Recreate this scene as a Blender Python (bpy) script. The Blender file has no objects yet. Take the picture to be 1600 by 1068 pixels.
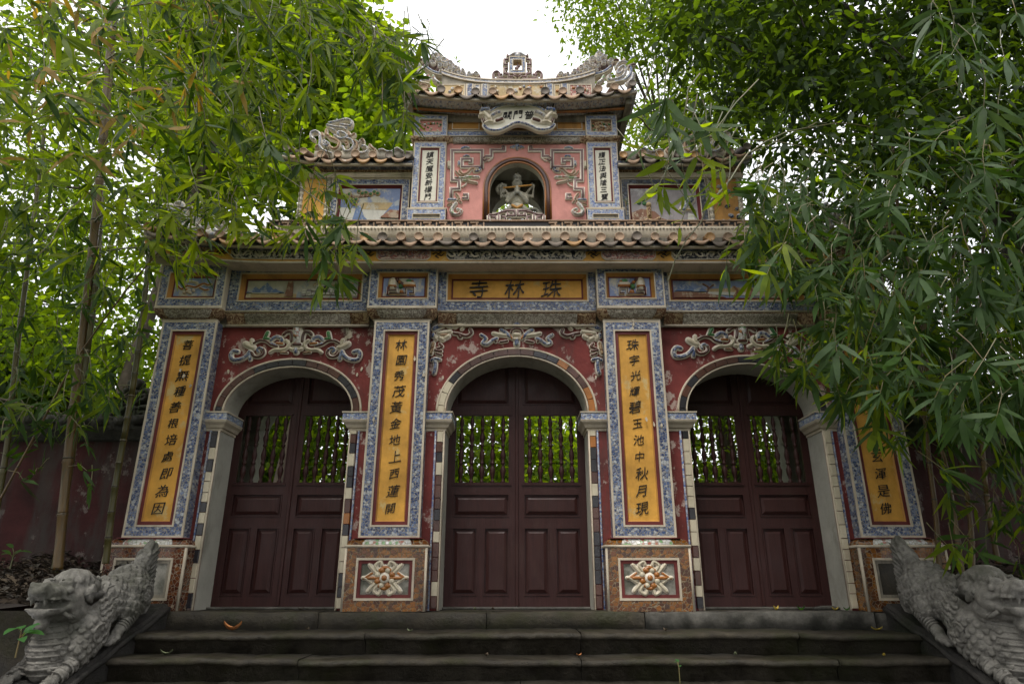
import bpy, math, random
import numpy as np
from mathutils import Vector, Matrix
random.seed(7); RNG = np.random.default_rng(7)
SC = bpy.context.scene; COL = SC.collection
PI = math.pi
# ------------------------------------------------------------------ camera, sky, sun, exposure
CAMY, CAMZ, PITCH, FPX = -7.0, .322, math.radians(19.6), 1030.0
cam = bpy.data.cameras.new('camera'); camo = bpy.data.objects.new('camera', cam); COL.objects.link(camo)
camo.location = (0, CAMY, CAMZ); camo.rotation_euler = (PI/2 + PITCH, 0, 0)
cam.sensor_width = 36; cam.lens = 36*FPX/1600; cam.shift_x = -7/1600.; cam.clip_end = 1500; cam.clip_start = .05
SC.camera = camo
w = bpy.data.worlds.new('World'); SC.world = w; w.use_nodes = True
nt = w.node_tree; bg = nt.nodes['Background']
sky = nt.nodes.new('ShaderNodeTexSky'); sky.sky_type = 'NISHITA'; sky.sun_disc = False
SUN_EL, SUN_AZ = math.radians(62), math.radians(200)
sky.sun_elevation = SUN_EL; sky.sun_rotation = SUN_AZ; sky.air_density = 1.0; sky.dust_density = 4.0
cl = nt.nodes.new('ShaderNodeTexNoise'); cl.inputs['Scale'].default_value = 2.2; cl.inputs['Detail'].default_value = 5
cr = nt.nodes.new('ShaderNodeMapRange'); cr.inputs['From Min'].default_value = .3; cr.inputs['From Max'].default_value = .7
cr.inputs['To Min'].default_value = 8.2; cr.inputs['To Max'].default_value = 10.2
cmb = nt.nodes.new('ShaderNodeCombineColor')
mul = nt.nodes.new('ShaderNodeMath'); mul.operation = 'MULTIPLY'; mul.inputs[1].default_value = 1.02
tc = nt.nodes.new('ShaderNodeTexCoord')
mx = nt.nodes.new('ShaderNodeMix'); mx.data_type = 'RGBA'; mx.inputs['Factor'].default_value = .88
L = nt.links.new
L(tc.outputs['Generated'], cl.inputs['Vector']); L(cl.outputs['Fac'], cr.inputs['Value'])
L(cr.outputs[0], cmb.inputs[0]); L(cr.outputs[0], cmb.inputs[1]); L(cr.outputs[0], mul.inputs[0]); L(mul.outputs[0], cmb.inputs[2])
L(sky.outputs[0], mx.inputs['A']); L(cmb.outputs[0], mx.inputs['B']); L(mx.outputs['Result'], bg.inputs[0])
bg.inputs[1].default_value = .11
sun = bpy.data.lights.new('sun', 'SUN'); sun.energy = 1.4; sun.angle = math.radians(18); sun.color = (1, .96, .9)
suno = bpy.data.objects.new('sun', sun); COL.objects.link(suno)
sd = Vector((math.sin(SUN_AZ)*math.cos(SUN_EL), math.cos(SUN_AZ)*math.cos(SUN_EL), math.sin(SUN_EL)))
suno.rotation_euler = sd.to_track_quat('Z', 'Y').to_euler(); suno.location = (0, -5, 20)
vs = SC.view_settings; vs.view_transform = 'Standard'; vs.look = 'None'; vs.gamma = 1; vs.use_curve_mapping = False
vs.exposure = .88
SC.cycles.max_bounces = 8; SC.cycles.diffuse_bounces = 4; SC.cycles.transmission_bounces = 6
# ------------------------------------------------------------------ photo pixel + depth plane -> metres
def W(px, py, Y):
    u = (px-807)/FPX; v = (534-py)/FPX
    dy = math.cos(PITCH) - v*math.sin(PITCH); dz = math.sin(PITCH) + v*math.cos(PITCH)
    t = (Y-CAMY)/dy
    return (u*t, CAMZ + t*dz)
def Z(py, Y): return W(807, py, Y)[1]
def X(px, py, Y): return W(px, py, Y)[0]
# ------------------------------------------------------------------ materials
MATS = {}
def nodes_mat(name):
    m = bpy.data.materials.new(name); m.use_nodes = True; MATS[name] = m
    return m, m.node_tree, m.node_tree.nodes['Principled BSDF'], m.node_tree.nodes.new, m.node_tree.links.new
def ramp(nn, stops):
    r = nn('ShaderNodeValToRGB'); e = r.color_ramp.elements
    while len(e) < len(stops): e.new(.5)
    for k, (p, c) in enumerate(stops): e[k].position = p; e[k].color = (*c, 1)
    return r
def mixc(nn, ln, fac, a, b, mode='MIX'):
    m = nn('ShaderNodeMix'); m.data_type = 'RGBA'; m.blend_type = mode
    for s, v in (('Factor', fac), ('A', a), ('B', b)):
        if hasattr(v, 'links') or isinstance(v, bpy.types.NodeSocket): ln(v, m.inputs[s])
        elif s == 'Factor': m.inputs[s].default_value = v
        else: m.inputs[s].default_value = (*v, 1)
    return m.outputs['Result']
def noise(nn, ln, vec, sc, det=5, rough=.6, scale3=None):
    n = nn('ShaderNodeTexNoise'); n.inputs['Scale'].default_value = sc; n.inputs['Detail'].default_value = det; n.inputs['Roughness'].default_value = rough
    if scale3:
        mp = nn('ShaderNodeMapping'); mp.inputs['Scale'].default_value = scale3; ln(vec, mp.inputs['Vector']); vec = mp.outputs[0]
    ln(vec, n.inputs['Vector']); return n.outputs['Fac']
def mask(nn, ln, fac, lo, hi, a=0., b=1.):
    r = nn('ShaderNodeMapRange'); r.interpolation_type = 'SMOOTHSTEP'
    for k, v in (('From Min', lo), ('From Max', hi), ('To Min', a), ('To Max', b)): r.inputs[k].default_value = v
    ln(fac, r.inputs['Value']); return r.outputs[0]
def bump(nn, ln, b, h, dist=.01, st=.6):
    u = nn('ShaderNodeBump'); u.inputs['Strength'].default_value = st; u.inputs['Distance'].default_value = dist
    ln(h, u.inputs['Height']); ln(u.outputs[0], b.inputs['Normal'])
def plaster(name, base, var=.25, rough=.8, peel=None, peel_lo=.6, peel_w=.06, grime=.5, gcol=(.05, .045, .04), bscale=25, bd=.006, glo=.5, psc=2.3, spec=.3):
    m, t, b, nn, ln = nodes_mat(name)
    pos = nn('ShaderNodeNewGeometry').outputs['Position']
    n1 = noise(nn, ln, pos, 3.1, 8, .65)
    d = tuple(c*(1-var) for c in base); h = tuple(min(1, c*(1+var)) for c in base)
    c = ramp(nn, [(.3, d), (.7, h)]); ln(n1, c.inputs[0]); col = c.outputs[0]
    if peel:
        pm = mask(nn, ln, noise(nn, ln, pos, psc, 12, .72, (1, 1, .75)), peel_lo, peel_lo+peel_w)
        col = mixc(nn, ln, pm, col, peel)
    if grime:
        g = mask(nn, ln, noise(nn, ln, pos, 1.6, 9, .7, (2.2, 1, .55)), glo, glo+.22, 0, grime)
        col = mixc(nn, ln, g, col, gcol)
        g2 = mask(nn, ln, noise(nn, ln, pos, 38, 6, .7), .6, .75, 0, grime*.6)
        col = mixc(nn, ln, g2, col, gcol)
    ln(col, b.inputs['Base Color']); b.inputs['Roughness'].default_value = rough; b.inputs['Specular IOR Level'].default_value = spec
    bump(nn, ln, b, noise(nn, ln, pos, bscale, 8, .65), bd)
    return m
def mosaic(name, cols, grout, scale, rough=.3, grime=.3, dist=.006, gw=.09, patch=None, glo=.52):
    m, t, b, nn, ln = nodes_mat(name)
    pos = nn('ShaderNodeNewGeometry').outputs['Position']
    mp = nn('ShaderNodeMapping'); mp.inputs['Scale'].default_value = (1, .6, 1.15); ln(pos, mp.inputs['Vector'])
    v1 = nn('ShaderNodeTexVoronoi'); v1.inputs['Scale'].default_value = scale; ln(mp.outputs[0], v1.inputs['Vector'])
    v2 = nn('ShaderNodeTexVoronoi'); v2.feature = 'DISTANCE_TO_EDGE'; v2.inputs['Scale'].default_value = scale; ln(mp.outputs[0], v2.inputs['Vector'])
    sp = nn('ShaderNodeSeparateColor'); ln(v1.outputs['Color'], sp.inputs[0])
    k = len(cols); c = ramp(nn, [((i+.0)/k, cols[i]) for i in range(k)]); c.color_ramp.interpolation = 'CONSTANT'
    ln(sp.outputs[0], c.inputs[0]); col = c.outputs[0]
    # fine painted pattern on the sherds
    p = mask(nn, ln, noise(nn, ln, pos, scale*3.2, 3, .5), .5, .6, 0, .45)
    col = mixc(nn, ln, p, col, cols[0])
    e = mask(nn, ln, v2.outputs['Distance'], gw*.5, gw)
    col = mixc(nn, ln, e, grout, col)
    if patch:
        col = mixc(nn, ln, mask(nn, ln, noise(nn, ln, pos, 2.6, 10, .75), .63, .68), col, patch)
    g = mask(nn, ln, noise(nn, ln, pos, 1.9, 8, .7, (2, 1, .7)), glo, glo+.25, 0, grime)
    col = mixc(nn, ln, g, col, (.035, .033, .03))
    ln(col, b.inputs['Base Color'])
    r = mask(nn, ln, e, 0, 1, .85, rough); ln(r, b.inputs['Roughness'])
    hn = nn('ShaderNodeMath'); hn.operation = 'ADD'; ln(e, hn.inputs[0]); ln(sp.outputs[1], hn.inputs[1])
    bump(nn, ln, b, hn.outputs[0], dist, .8)
    return m
def carved(name, a, bcol, scale, grime=.4, dist=.012, rough=.75):
    """low carving: swirling raised pattern in colour bcol over ground a"""
    m, t, b, nn, ln = nodes_mat(name)
    pos = nn('ShaderNodeNewGeometry').outputs['Position']
    wv = nn('ShaderNodeTexNoise'); wv.inputs['Scale'].default_value = scale; wv.inputs['Detail'].default_value = 1.5; wv.inputs['Distortion'].default_value = 2.6
    ln(pos, wv.inputs['Vector'])
    e = mask(nn, ln, wv.outputs['Fac'], .47, .55)
    col = mixc(nn, ln, e, a, bcol)
    g = mask(nn, ln, noise(nn, ln, pos, 2.1, 9, .7, (2, 1, .7)), .48, .7, 0, grime)
    col = mixc(nn, ln, g, col, (.04, .037, .033))
    ln(col, b.inputs['Base Color']); b.inputs['Roughness'].default_value = rough
    bump(nn, ln, b, e, dist, .8)
    return m
def leafmat(name, c1, c2, trans=.45, rough=.4, c3=None, sc=1.3):
    m, t, b, nn, ln = nodes_mat(name)
    pos = nn('ShaderNodeNewGeometry').outputs['Position']
    c = ramp(nn, [(.32, c1), (.62, c2)] + ([(.74, c3)] if c3 else [])); ln(noise(nn, ln, pos, sc, 6, .75), c.inputs[0])
    col = mixc(nn, ln, mask(nn, ln, noise(nn, ln, pos, 9, 2, .5), .3, .7, 0, .5), c.outputs[0], tuple(v*.5 for v in c1))
    ln(col, b.inputs['Base Color']); b.inputs['Roughness'].default_value = rough+.12; b.inputs['Specular IOR Level'].default_value = .17
    tr = nn('ShaderNodeBsdfTranslucent')
    tcol = mixc(nn, ln, 1., col, (3.6, 3.3, .55), 'MULTIPLY'); ln(tcol, tr.inputs[0])
    ms = nn('ShaderNodeMixShader'); ms.inputs[0].default_value = trans
    ln(b.outputs[0], ms.inputs[1]); ln(tr.outputs[0], ms.inputs[2]); ln(ms.outputs[0], t.nodes['Material Output'].inputs[0])
    return m
CR = (.50, .43, .33)
plaster('red_plaster', (.15, .030, .026), .35, .8, peel=(.38, .29, .25), peel_lo=.553, peel_w=.05, grime=.6, psc=5.5)
plaster('pink_plaster', (.52, .23, .195), .22, .8, peel=(.42, .37, .33), peel_lo=.60, peel_w=.12, grime=.35, psc=1.7)
plaster('dark_red', (.12, .022, .02), .3, .6, grime=.4)
plaster('old_red_wall', (.048, .012, .012), .5, .85, peel=(.15, .12, .11), peel_lo=.56, peel_w=.05, grime=.75, glo=.42, psc=3.5)
plaster('cream', CR, .2, .75, grime=.5, gcol=(.1, .08, .06), bscale=40, bd=.004)
plaster('outline_cream', (.66, .60, .50), .12, .8, grime=.3, gcol=(.2, .16, .12), bscale=40, bd=.003)
plaster('weathered', (.27, .24, .19), .35, .85, grime=.75, glo=.44, gcol=(.035, .035, .03), bscale=30, bd=.01)
plaster('white_wash', (.40, .385, .33), .15, .85, grime=.55, gcol=(.12, .11, .08), glo=.47)
plaster('yellow_panel', (.56, .29, .05), .28, .6, grime=.6, gcol=(.27, .13, .025), peel=(.52, .38, .16), peel_lo=.56, peel_w=.09, bd=.003, psc=4)
plaster('yellow_dull', (.42, .21, .05), .25, .6, grime=.55, gcol=(.08, .05, .03))
plaster('ivory_panel', (.60, .57, .46), .12, .6, grime=.25, gcol=(.25, .22, .16), bd=.002)
plaster('ink', (.016, .013, .012), .2, .5, grime=0, bd=.001)
plaster('brown_glaze', (.075, .03, .02), .45, .25, grime=.3, bscale=18, bd=.004, spec=.5)
plaster('amber_glaze', (.30, .11, .022), .35, .25, grime=.4, bscale=18, bd=.004, spec=.5)
plaster('black_glaze', (.022, .02, .024), .4, .25, grime=.2, bscale=18, bd=.004, spec=.5)
plaster('cream_glaze', (.50, .44, .32), .2, .35, grime=.45, gcol=(.14, .1, .06), bscale=18, bd=.004, spec=.5)
plaster('mauve', (.20, .13, .125), .3, .6, grime=.45)
plaster('clay_tile', (.30, .20, .13), .45, .7, grime=.65, gcol=(.06, .05, .04), peel=(.45, .4, .34), peel_lo=.6, peel_w=.06, psc=9, bscale=30)
plaster('clay_tile_dark', (.15, .12, .095), .4, .65, grime=.6, gcol=(.04, .038, .035), bscale=30)
plaster('glazed_tile', (.34, .19, .075), .4, .45, grime=.6, gcol=(.07, .05, .03), bscale=30)
mosaic('blue_mosaic', [(.02, .04, .12), (.08, .12, .24), (.17, .22, .34), (.045, .08, .18), (.42, .44, .45)], (.30, .28, .25), 34, patch=(.42, .38, .31), grime=.35)
mosaic('pale_blue_mosaic', [(.08, .13, .30), (.22, .28, .45), (.34, .40, .52), (.15, .2, .36), (.5, .52, .54)], (.38, .36, .33), 36, grime=.2)
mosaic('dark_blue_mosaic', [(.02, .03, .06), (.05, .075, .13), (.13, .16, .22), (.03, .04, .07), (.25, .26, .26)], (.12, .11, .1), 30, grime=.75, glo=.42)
mosaic('amber_mosaic', [(.07, .024, .010), (.22, .080, .012), (.14, .046, .011), (.25, .10, .016)], (.25, .19, .12), 23, grime=.65, dist=.012, gw=.055, rough=.22, glo=.46)
mosaic('brown_mosaic', [(.06, .018, .01), (.15, .045, .014), (.10, .03, .012), (.17, .06, .018)], (.30, .24, .17), 25, grime=.5, dist=.012, gw=.055, rough=.22)
mosaic('white_mosaic', [(.55, .55, .52), (.62, .6, .56), (.15, .3, .12), (.6, .6, .6), (.35, .12, .08), (.6, .58, .52)], (.4, .36, .3), 30, grime=.3)
mosaic('ridge_mosaic', [(.20, .23, .32), (.50, .50, .51), (.34, .37, .44), (.60, .57, .53), (.32, .24, .2)], (.55, .50, .45), 40, grime=.3, glo=.5)
mosaic('green_glaze', [(.02, .12, .03), (.05, .2, .05)], (.1, .2, .08), 24, grime=.2)
carved('carved_cream', (.26, .22, .17), (.54, .49, .40), 22, grime=.3)
carved('carved_black', (.012, .014, .018), (.33, .30, .25), 13, grime=.25)
carved('carved_red', (.30, .10, .08), (.48, .36, .29), 17, grime=.25)
carved('carved_brown', (.16, .075, .035), (.42, .30, .17), 18, grime=.5)
plaster('paint_sky', (.22, .27, .42), .35, .75, peel=(.50, .46, .36), peel_lo=.47, peel_w=.08, grime=.4, psc=3)
plaster('paint_pale', (.46, .44, .37), .25, .75, grime=.4, peel=(.30, .33, .38), peel_lo=.52, peel_w=.1, psc=5)
plaster('paint_ochre', (.42, .31, .16), .35, .75, peel=(.5, .45, .35), peel_lo=.52, peel_w=.08, psc=8, grime=.4)
plaster('paint_blue', (.12, .17, .29), .45, .7, peel=(.36, .38, .4), peel_lo=.5, peel_w=.06, psc=9, grime=.4)
plaster('paint_white', (.52, .50, .44), .2, .7, grime=.4)
plaster('paint_rust', (.22, .11, .07), .4, .75, peel=(.36, .28, .2), peel_lo=.52, peel_w=.06, psc=12, grime=.4)
plaster('paint_mist', (.30, .27, .27), .3, .8, peel=(.5, .48, .46), peel_lo=.52, peel_w=.12, grime=.6, psc=2.5)
plaster('paint_green', (.06, .16, .06), .3, .6, grime=.2)
plaster('tree_bark', (.085, .068, .052), .4, .9, grime=.5, bscale=14, bd=.03)
plaster('dark_bark', (.045, .038, .03), .4, .9, grime=.5, bscale=14, bd=.03)
plaster('soil', (.045, .032, .022), .4, .95, grime=.4, bscale=9, bd=.06)
plaster('grass_ground', (.05, .075, .022), .5, .95, grime=.5, bscale=9, bd=.05)
plaster('brick_edge', (.16, .06, .04), .3, .9, grime=.6)
plaster('dry_leaf', (.075, .055, .035), .3, .8, grime=.4, bscale=20)
plaster('yellow_leaf', (.45, .33, .05), .3, .6, grime=.2)
plaster('orange_leaf', (.42, .17, .06), .3, .6, grime=.2)
plaster('pale_leaf', (.16, .18, .10), .3, .6, grime=.2)
def wood():
    m, t, b, nn, ln = nodes_mat('door_paint')
    pos = nn('ShaderNodeNewGeometry').outputs['Position']
    c = ramp(nn, [(.3, (.024, .0085, .0078)), (.7, (.044, .0155, .0135))]); ln(noise(nn, ln, pos, 7, 8, .7, (6, 6, .6)), c.inputs[0])
    col = mixc(nn, ln, mask(nn, ln, noise(nn, ln, pos, 2.2, 8, .7, (1, 1, .6)), .5, .8, 0, .5), c.outputs[0], (.06, .035, .028)); b.inputs['Specular IOR Level'].default_value = .22
    ln(col, b.inputs['Base Color']); ln(mask(nn, ln, noise(nn, ln, pos, 5, 6, .6), .3, .7, .32, .55), b.inputs['Roughness'])
    bump(nn, ln, b, noise(nn, ln, pos, 22, 6, .6, (5, 5, .5)), .003)
wood()
def stone(name, c1, c2, moss, scale=9, rough=(.5, .95), bd=.02, spec=.35):
    m, t, b, nn, ln = nodes_mat(name)
    pos = nn('ShaderNodeNewGeometry').outputs['Position']
    c = ramp(nn, [(.3, c1), (.7, c2)]); ln(noise(nn, ln, pos, scale, 10, .72), c.inputs[0])
    col = mixc(nn, ln, mask(nn, ln, noise(nn, ln, pos, 1.7, 8, .7), .45, .65, 0, .8), c.outputs[0], moss)
    col = mixc(nn, ln, mask(nn, ln, noise(nn, ln, pos, 60, 4, .7), .55, .7, 0, .5), col, tuple(v*.45 for v in c1))
    ln(col, b.inputs['Base Color'])
    b.inputs['Specular IOR Level'].default_value = spec
    ln(mask(nn, ln, noise(nn, ln, pos, 2.5, 6, .6), .35, .65, rough[0], rough[1]), b.inputs['Roughness'])
    bump(nn, ln, b, noise(nn, ln, pos, scale*4, 9, .72), bd)
    return m
stone('step_stone', (.015, .0128, .0095), (.068, .057, .040), (.032, .033, .012), 5, (.4, .85), .035, spec=.3)
stone('step_pale', (.02, .019, .016), (.15, .14, .12), (.012, .012, .008), 3.2, (.4, .9), .02)
stone('statue_stone', (.095, .09, .08), (.29, .275, .245), (.055, .056, .04), 12, (.7, .95), .02)
stone('parapet_stone', (.015, .014, .013), (.055, .05, .045), (.02, .024, .012), 9, (.4, .9), .03)
stone('dark_moss', (.02, .02, .018), (.06, .055, .045), (.025, .035, .012), 9, (.7, .95), .02)
stone('niche_statue', (.24, .22, .17), (.48, .44, .33), (.10, .12, .12), 20, (.7, .95), .008)
stone('mossy_panel', (.16, .15, .125), (.42, .40, .35), (.05, .055, .035), 5, (.7, .95), .01)
stone('dark_panel', (.025, .024, .02), (.06, .05, .035), (.035, .038, .012), 9, (.6, .9), .01)
def bamboo_mat(name, c1, c2, c3):
    m, t, b, nn, ln = nodes_mat(name)
    pos = nn('ShaderNodeNewGeometry').outputs['Position']
    c = ramp(nn, [(.3, c1), (.55, c2), (.75, c3)]); ln(noise(nn, ln, pos, 4, 6, .65, (4, 4, .5)), c.inputs[0])
    col = mixc(nn, ln, mask(nn, ln, noise(nn, ln, pos, 25, 4, .6), .58, .7, 0, .5), c.outputs[0], (.05, .04, .02))
    ln(col, b.inputs['Base Color']); b.inputs['Roughness'].default_value = .4
    bump(nn, ln, b, noise(nn, ln, pos, 40, 4, .6), .003)
bamboo_mat('bamboo_gold', (.055, .034, .010), (.10, .056, .012), (.04, .038, .010))
bamboo_mat('bamboo_green', (.022, .028, .008), (.075, .06, .012), (.028, .036, .009))
bamboo_mat('bamboo_ring', (.03, .025, .015), (.05, .04, .02), (.04, .03, .02))
bamboo_mat('twig', (.16, .09, .03), (.09, .10, .03), (.07, .05, .025))
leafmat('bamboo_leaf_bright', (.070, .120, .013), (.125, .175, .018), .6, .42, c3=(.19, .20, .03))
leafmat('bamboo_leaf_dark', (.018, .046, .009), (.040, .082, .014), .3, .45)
leafmat('bamboo_leaf_lime', (.13, .19, .016), (.20, .26, .022), .6, .4)
leafmat('bamboo_leaf_grey', (.045, .085, .032), (.07, .115, .045), .25, .4)
leafmat('bamboo_leaf_dry', (.22, .15, .05), (.30, .20, .07), .3, .6)
leafmat('leaf_light', (.080, .135, .014), (.14, .20, .022), .58, .5, c3=(.22, .25, .03))
leafmat('leaf_mid', (.045, .085, .012), (.085, .14, .020), .52, .5)
leafmat('leaf_reddish', (.065, .12, .016), (.105, .16, .024), .5, .5, c3=(.30, .10, .03), sc=2.2)
leafmat('leaf_dark', (.013, .028, .007), (.030, .056, .012), .25, .45)
leafmat('leaf_plant', (.03, .10, .03), (.05, .14, .04), .35, .4)
# ------------------------------------------------------------------ objects
def props(o, label=None, cat=None, group=None, kind=None):
    for k, v in (('label', label), ('category', cat), ('group', group), ('kind', kind)):
        if v: o[k] = v
    return o
def empty(name, loc, label, cat, group=None, rz=0):
    o = bpy.data.objects.new(name, None); COL.objects.link(o); o.location = loc; o.rotation_euler = (0, 0, rz)
    o.empty_display_size = .1
    return props(o, label, cat, group)
def put(name, me, parent=None, loc=(0, 0, 0), rot=(0, 0, 0), sc=(1, 1, 1)):
    o = bpy.data.objects.new(name, me); COL.objects.link(o); o.location = loc; o.rotation_euler = rot; o.scale = sc
    if parent is not None:
        o.parent = parent
    return o
def catmull(pts, n=5):
    P = [pts[0]] + list(pts) + [pts[-1]]; out = []
    for i in range(1, len(P)-2):
        a, b, c, d = (np.array(P[i+k], float) for k in (-1, 0, 1, 2))
        for k in range(n):
            t = k/n
            out.append(.5*((2*b) + (c-a)*t + (2*a-5*b+4*c-d)*t*t + (-a+3*b-3*c+d)*t**3))
    out.append(np.array(P[-2], float)); return out
class MB:
    def __init__(s): s.v = []; s.f = []; s.m = []; s.mats = []; s.cur = 0; s.sm = False; s.s = []
    def use(s, mat, smooth=None):
        if mat not in s.mats: s.mats.append(mat)
        s.cur = s.mats.index(mat)
        if smooth is not None: s.sm = smooth
        return s
    def add(s, vs_, fs_):
        b = len(s.v); s.v += [tuple(p) for p in vs_]
        for f in fs_: s.f.append(tuple(b+i for i in f)); s.m.append(s.cur); s.s.append(s.sm)
        return s
    def box(s, x0, x1, y0, y1, z0, z1, j=0):
        r = (lambda: random.uniform(-j, j)) if j else (lambda: 0)
        v = [(x+r(), y+r(), z+r()) for z in (z0, z1) for y in (y0, y1) for x in (x0, x1)]
        return s.add(v, [(0, 2, 3, 1), (4, 5, 7, 6), (0, 1, 5, 4), (2, 6, 7, 3), (0, 4, 6, 2), (1, 3, 7, 5)])
    def bbox(s, x0, x1, y0, y1, z0, z1, b=.01):
        """box whose front (low y) edges are bevelled"""
        v = [(x0, y1, z0), (x1, y1, z0), (x1, y1, z1), (x0, y1, z1), (x0, y0+b, z0), (x1, y0+b, z0), (x1, y0+b, z1), (x0, y0+b, z1),
             (x0+b, y0, z0+b), (x1-b, y0, z0+b), (x1-b, y0, z1-b), (x0+b, y0, z1-b)]
        return s.add(v, [(0, 3, 2, 1), (0, 1, 5, 4), (1, 2, 6, 5), (2, 3, 7, 6), (3, 0, 4, 7), (4, 5, 9, 8), (5, 6, 10, 9), (6, 7, 11, 10), (7, 4, 8, 11), (8, 9, 10, 11)])
    def ring(s, x0, x1, z0, z1, w, yf, yb):
        s.box(x0, x1, yf, yb, z1-w, z1); s.box(x0, x1, yf, yb, z0, z0+w)
        s.box(x0, x0+w, yf, yb, z0+w, z1-w); s.box(x1-w, x1, yf, yb, z0+w, z1-w); return s
    def splay(s, x0, x1, z0, z1, w, yf, yb):
        """sloping inner reveal from the outer rectangle at yf to the inner rectangle at yb"""
        v = [(x0, yf, z0), (x1, yf, z0), (x1, yf, z1), (x0, yf, z1), (x0+w, yb, z0+w), (x1-w, yb, z0+w), (x1-w, yb, z1-w), (x0+w, yb, z1-w)]
        return s.add(v, [(0, 1, 5, 4), (1, 2, 6, 5), (2, 3, 7, 6), (3, 0, 4, 7)])
    def prism(s, poly, y0, y1):
        n = len(poly); v = [(x, y0, z) for x, z in poly] + [(x, y1, z) for x, z in poly]
        return s.add(v, [tuple(range(n)), tuple(range(2*n-1, n-1, -1))] + [(i, i+n, (i+1) % n+n, (i+1) % n) for i in range(n)])
    def wrap(s, x0, x1, yf, yb, prof, sides=True):
        """moulding round the front and both sides of a block; prof = [(outset, z)...]"""
        v = []
        for o, z in prof: v += [(x0-o, yb, z), (x0-o, yf-o, z), (x1+o, yf-o, z), (x1+o, yb, z)]
        f = []
        for i in range(len(prof)-1):
            for k in range(3): f.append((4*i+k, 4*i+k+1, 4*i+k+5, 4*i+k+4))
        f.append((0, 1, 2, 3)); n = 4*(len(prof)-1); f.append((n+3, n+2, n+1, n))
        return s.add(v, f)
    def sweepx(s, prof, xs, zf=lambda x: 0, closed=False):
        n = len(prof); v = [(x, y, z+zf(x)) for x in xs for y, z in prof]; f = []
        for i in range(len(xs)-1):
            for k in range(n if closed else n-1): f.append((i*n+k, i*n+(k+1) % n, (i+1)*n+(k+1) % n, (i+1)*n+k))
        f.append(tuple(range(n))); f.append(tuple((len(xs)-1)*n+k for k in reversed(range(n))))
        return s.add(v, f)
    def tube(s, pts, rads, n=8, caps=True):
        pts = [Vector(p) for p in pts]; rings = []; up = Vector((.13, .21, .97))
        for i, p in enumerate(pts):
            t = (pts[min(i+1, len(pts)-1)]-pts[max(i-1, 0)]).normalized()
            a = t.cross(up); a = a.normalized() if a.length > 1e-4 else Vector((1, 0, 0)); b = t.cross(a)
            r = rads[i] if hasattr(rads, '__len__') else rads
            rings.append([p + a*math.cos(2*PI*k/n)*r + b*math.sin(2*PI*k/n)*r for k in range(n)])
        v = [q for R in rings for q in R]; f = []
        for i in range(len(pts)-1):
            for k in range(n): f.append((i*n+k, (i+1)*n+k, (i+1)*n+(k+1) % n, i*n+(k+1) % n))
        if caps: f.append(tuple(range(n))); f.append(tuple((len(pts)-1)*n+k for k in reversed(range(n))))
        return s.add(v, f)
    def lathe(s, prof, cx, cy, n=12):
        v = [(cx+r*math.cos(2*PI*k/n), cy+r*math.sin(2*PI*k/n), z) for r, z in prof for k in range(n)]; f = []
        for i in range(len(prof)-1):
            for k in range(n): f.append((i*n+k, i*n+(k+1) % n, (i+1)*n+(k+1) % n, (i+1)*n+k))
        return s.add(v, f)
    def ribbon(s, pts, w, h, Y, double=False, square=False, base=0., ends=True):
        """rounded raised band along pts (x,z) on the plane Y, rising towards -y"""
        P = [np.array(p, float) for p in pts]; n = len(P); rows = []
        for i in range(n):
            a = P[max(i-1, 0)]; b = P[min(i+1, n-1)]
            d0 = P[i]-a if i else b-P[i]; d1 = b-P[i] if i < n-1 else P[i]-a
            d0 = d0/(np.linalg.norm(d0)+1e-9); d1 = d1/(np.linalg.norm(d1)+1e-9)
            t = d0+d1; t = t/(np.linalg.norm(t)+1e-9); nrm = np.array((-t[1], t[0]))
            c = max(.5, abs(nrm @ np.array((-d1[1], d1[0]))))
            ww = (w[i] if hasattr(w, '__len__') else w)/c
            rows.append((P[i], nrm, ww, 1.))
        if ends and not square:
            (p, nr, ww, _), (q, mr, wq, _) = rows[0], rows[-1]
            t0 = np.array((nr[1], -nr[0])); t1 = np.array((mr[1], -mr[0]))
            rows = [(p-t0*ww*.95, nr, ww*.25, .5), (p-t0*ww*.6, nr, ww*.8, .85)] + rows + [(q+t1*wq*.6, mr, wq*.8, .85), (q+t1*wq*.95, mr, wq*.25, .5)]
        pr = [(-1, 0), (-.82, .62), (-.35, .95), (.35, .95), (.82, .62), (1, 0)] if not square else [(-1, 0), (-.97, .8), (-.8, 1), (.8, 1), (.97, .8), (1, 0)]
        if double: pr = pr + [(-a, -b) for a, b in pr[1:-1]]
        k = len(pr); v = []
        for p, nr, ww, hh in rows:
            for a, b in pr:
                q = p+nr*ww*a; v.append((q[0], Y-base-b*h*hh, q[1]))
        f = []; m = len(rows)
        for i in range(m-1):
            for j in range(k if double else k-1): f.append((i*k+j, (i+1)*k+j, (i+1)*k+(j+1) % k, i*k+(j+1) % k))
        f.append(tuple(range(k))); f.append(tuple((m-1)*k+j for j in reversed(range(k))))
        return s.add(v, f)
    def disc(s, cx, cz, r, Y, h, n=14, double=False, sx=1.):
        v = []; 
        prof = [(1, 0), (.9, .6), (.6, .95), (.001, 1)]
        for sg in ((1, -1) if double else (1,)):
            b = len(v)
            for rr, hh in prof: v += [(cx+r*rr*math.cos(2*PI*k/n)*sx, Y-sg*hh*h, cz+r*rr*math.sin(2*PI*k/n)) for k in range(n)]
        f = []
        for sidx in range(2 if double else 1):
            o = sidx*4*n
            for i in range(3):
                for k in range(n):
                    q = (o+i*n+k, o+i*n+(k+1) % n, o+(i+1)*n+(k+1) % n, o+(i+1)*n+k)
                    f.append(q if sidx == 0 else q[::-1])
        return s.add(v, f)
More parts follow.
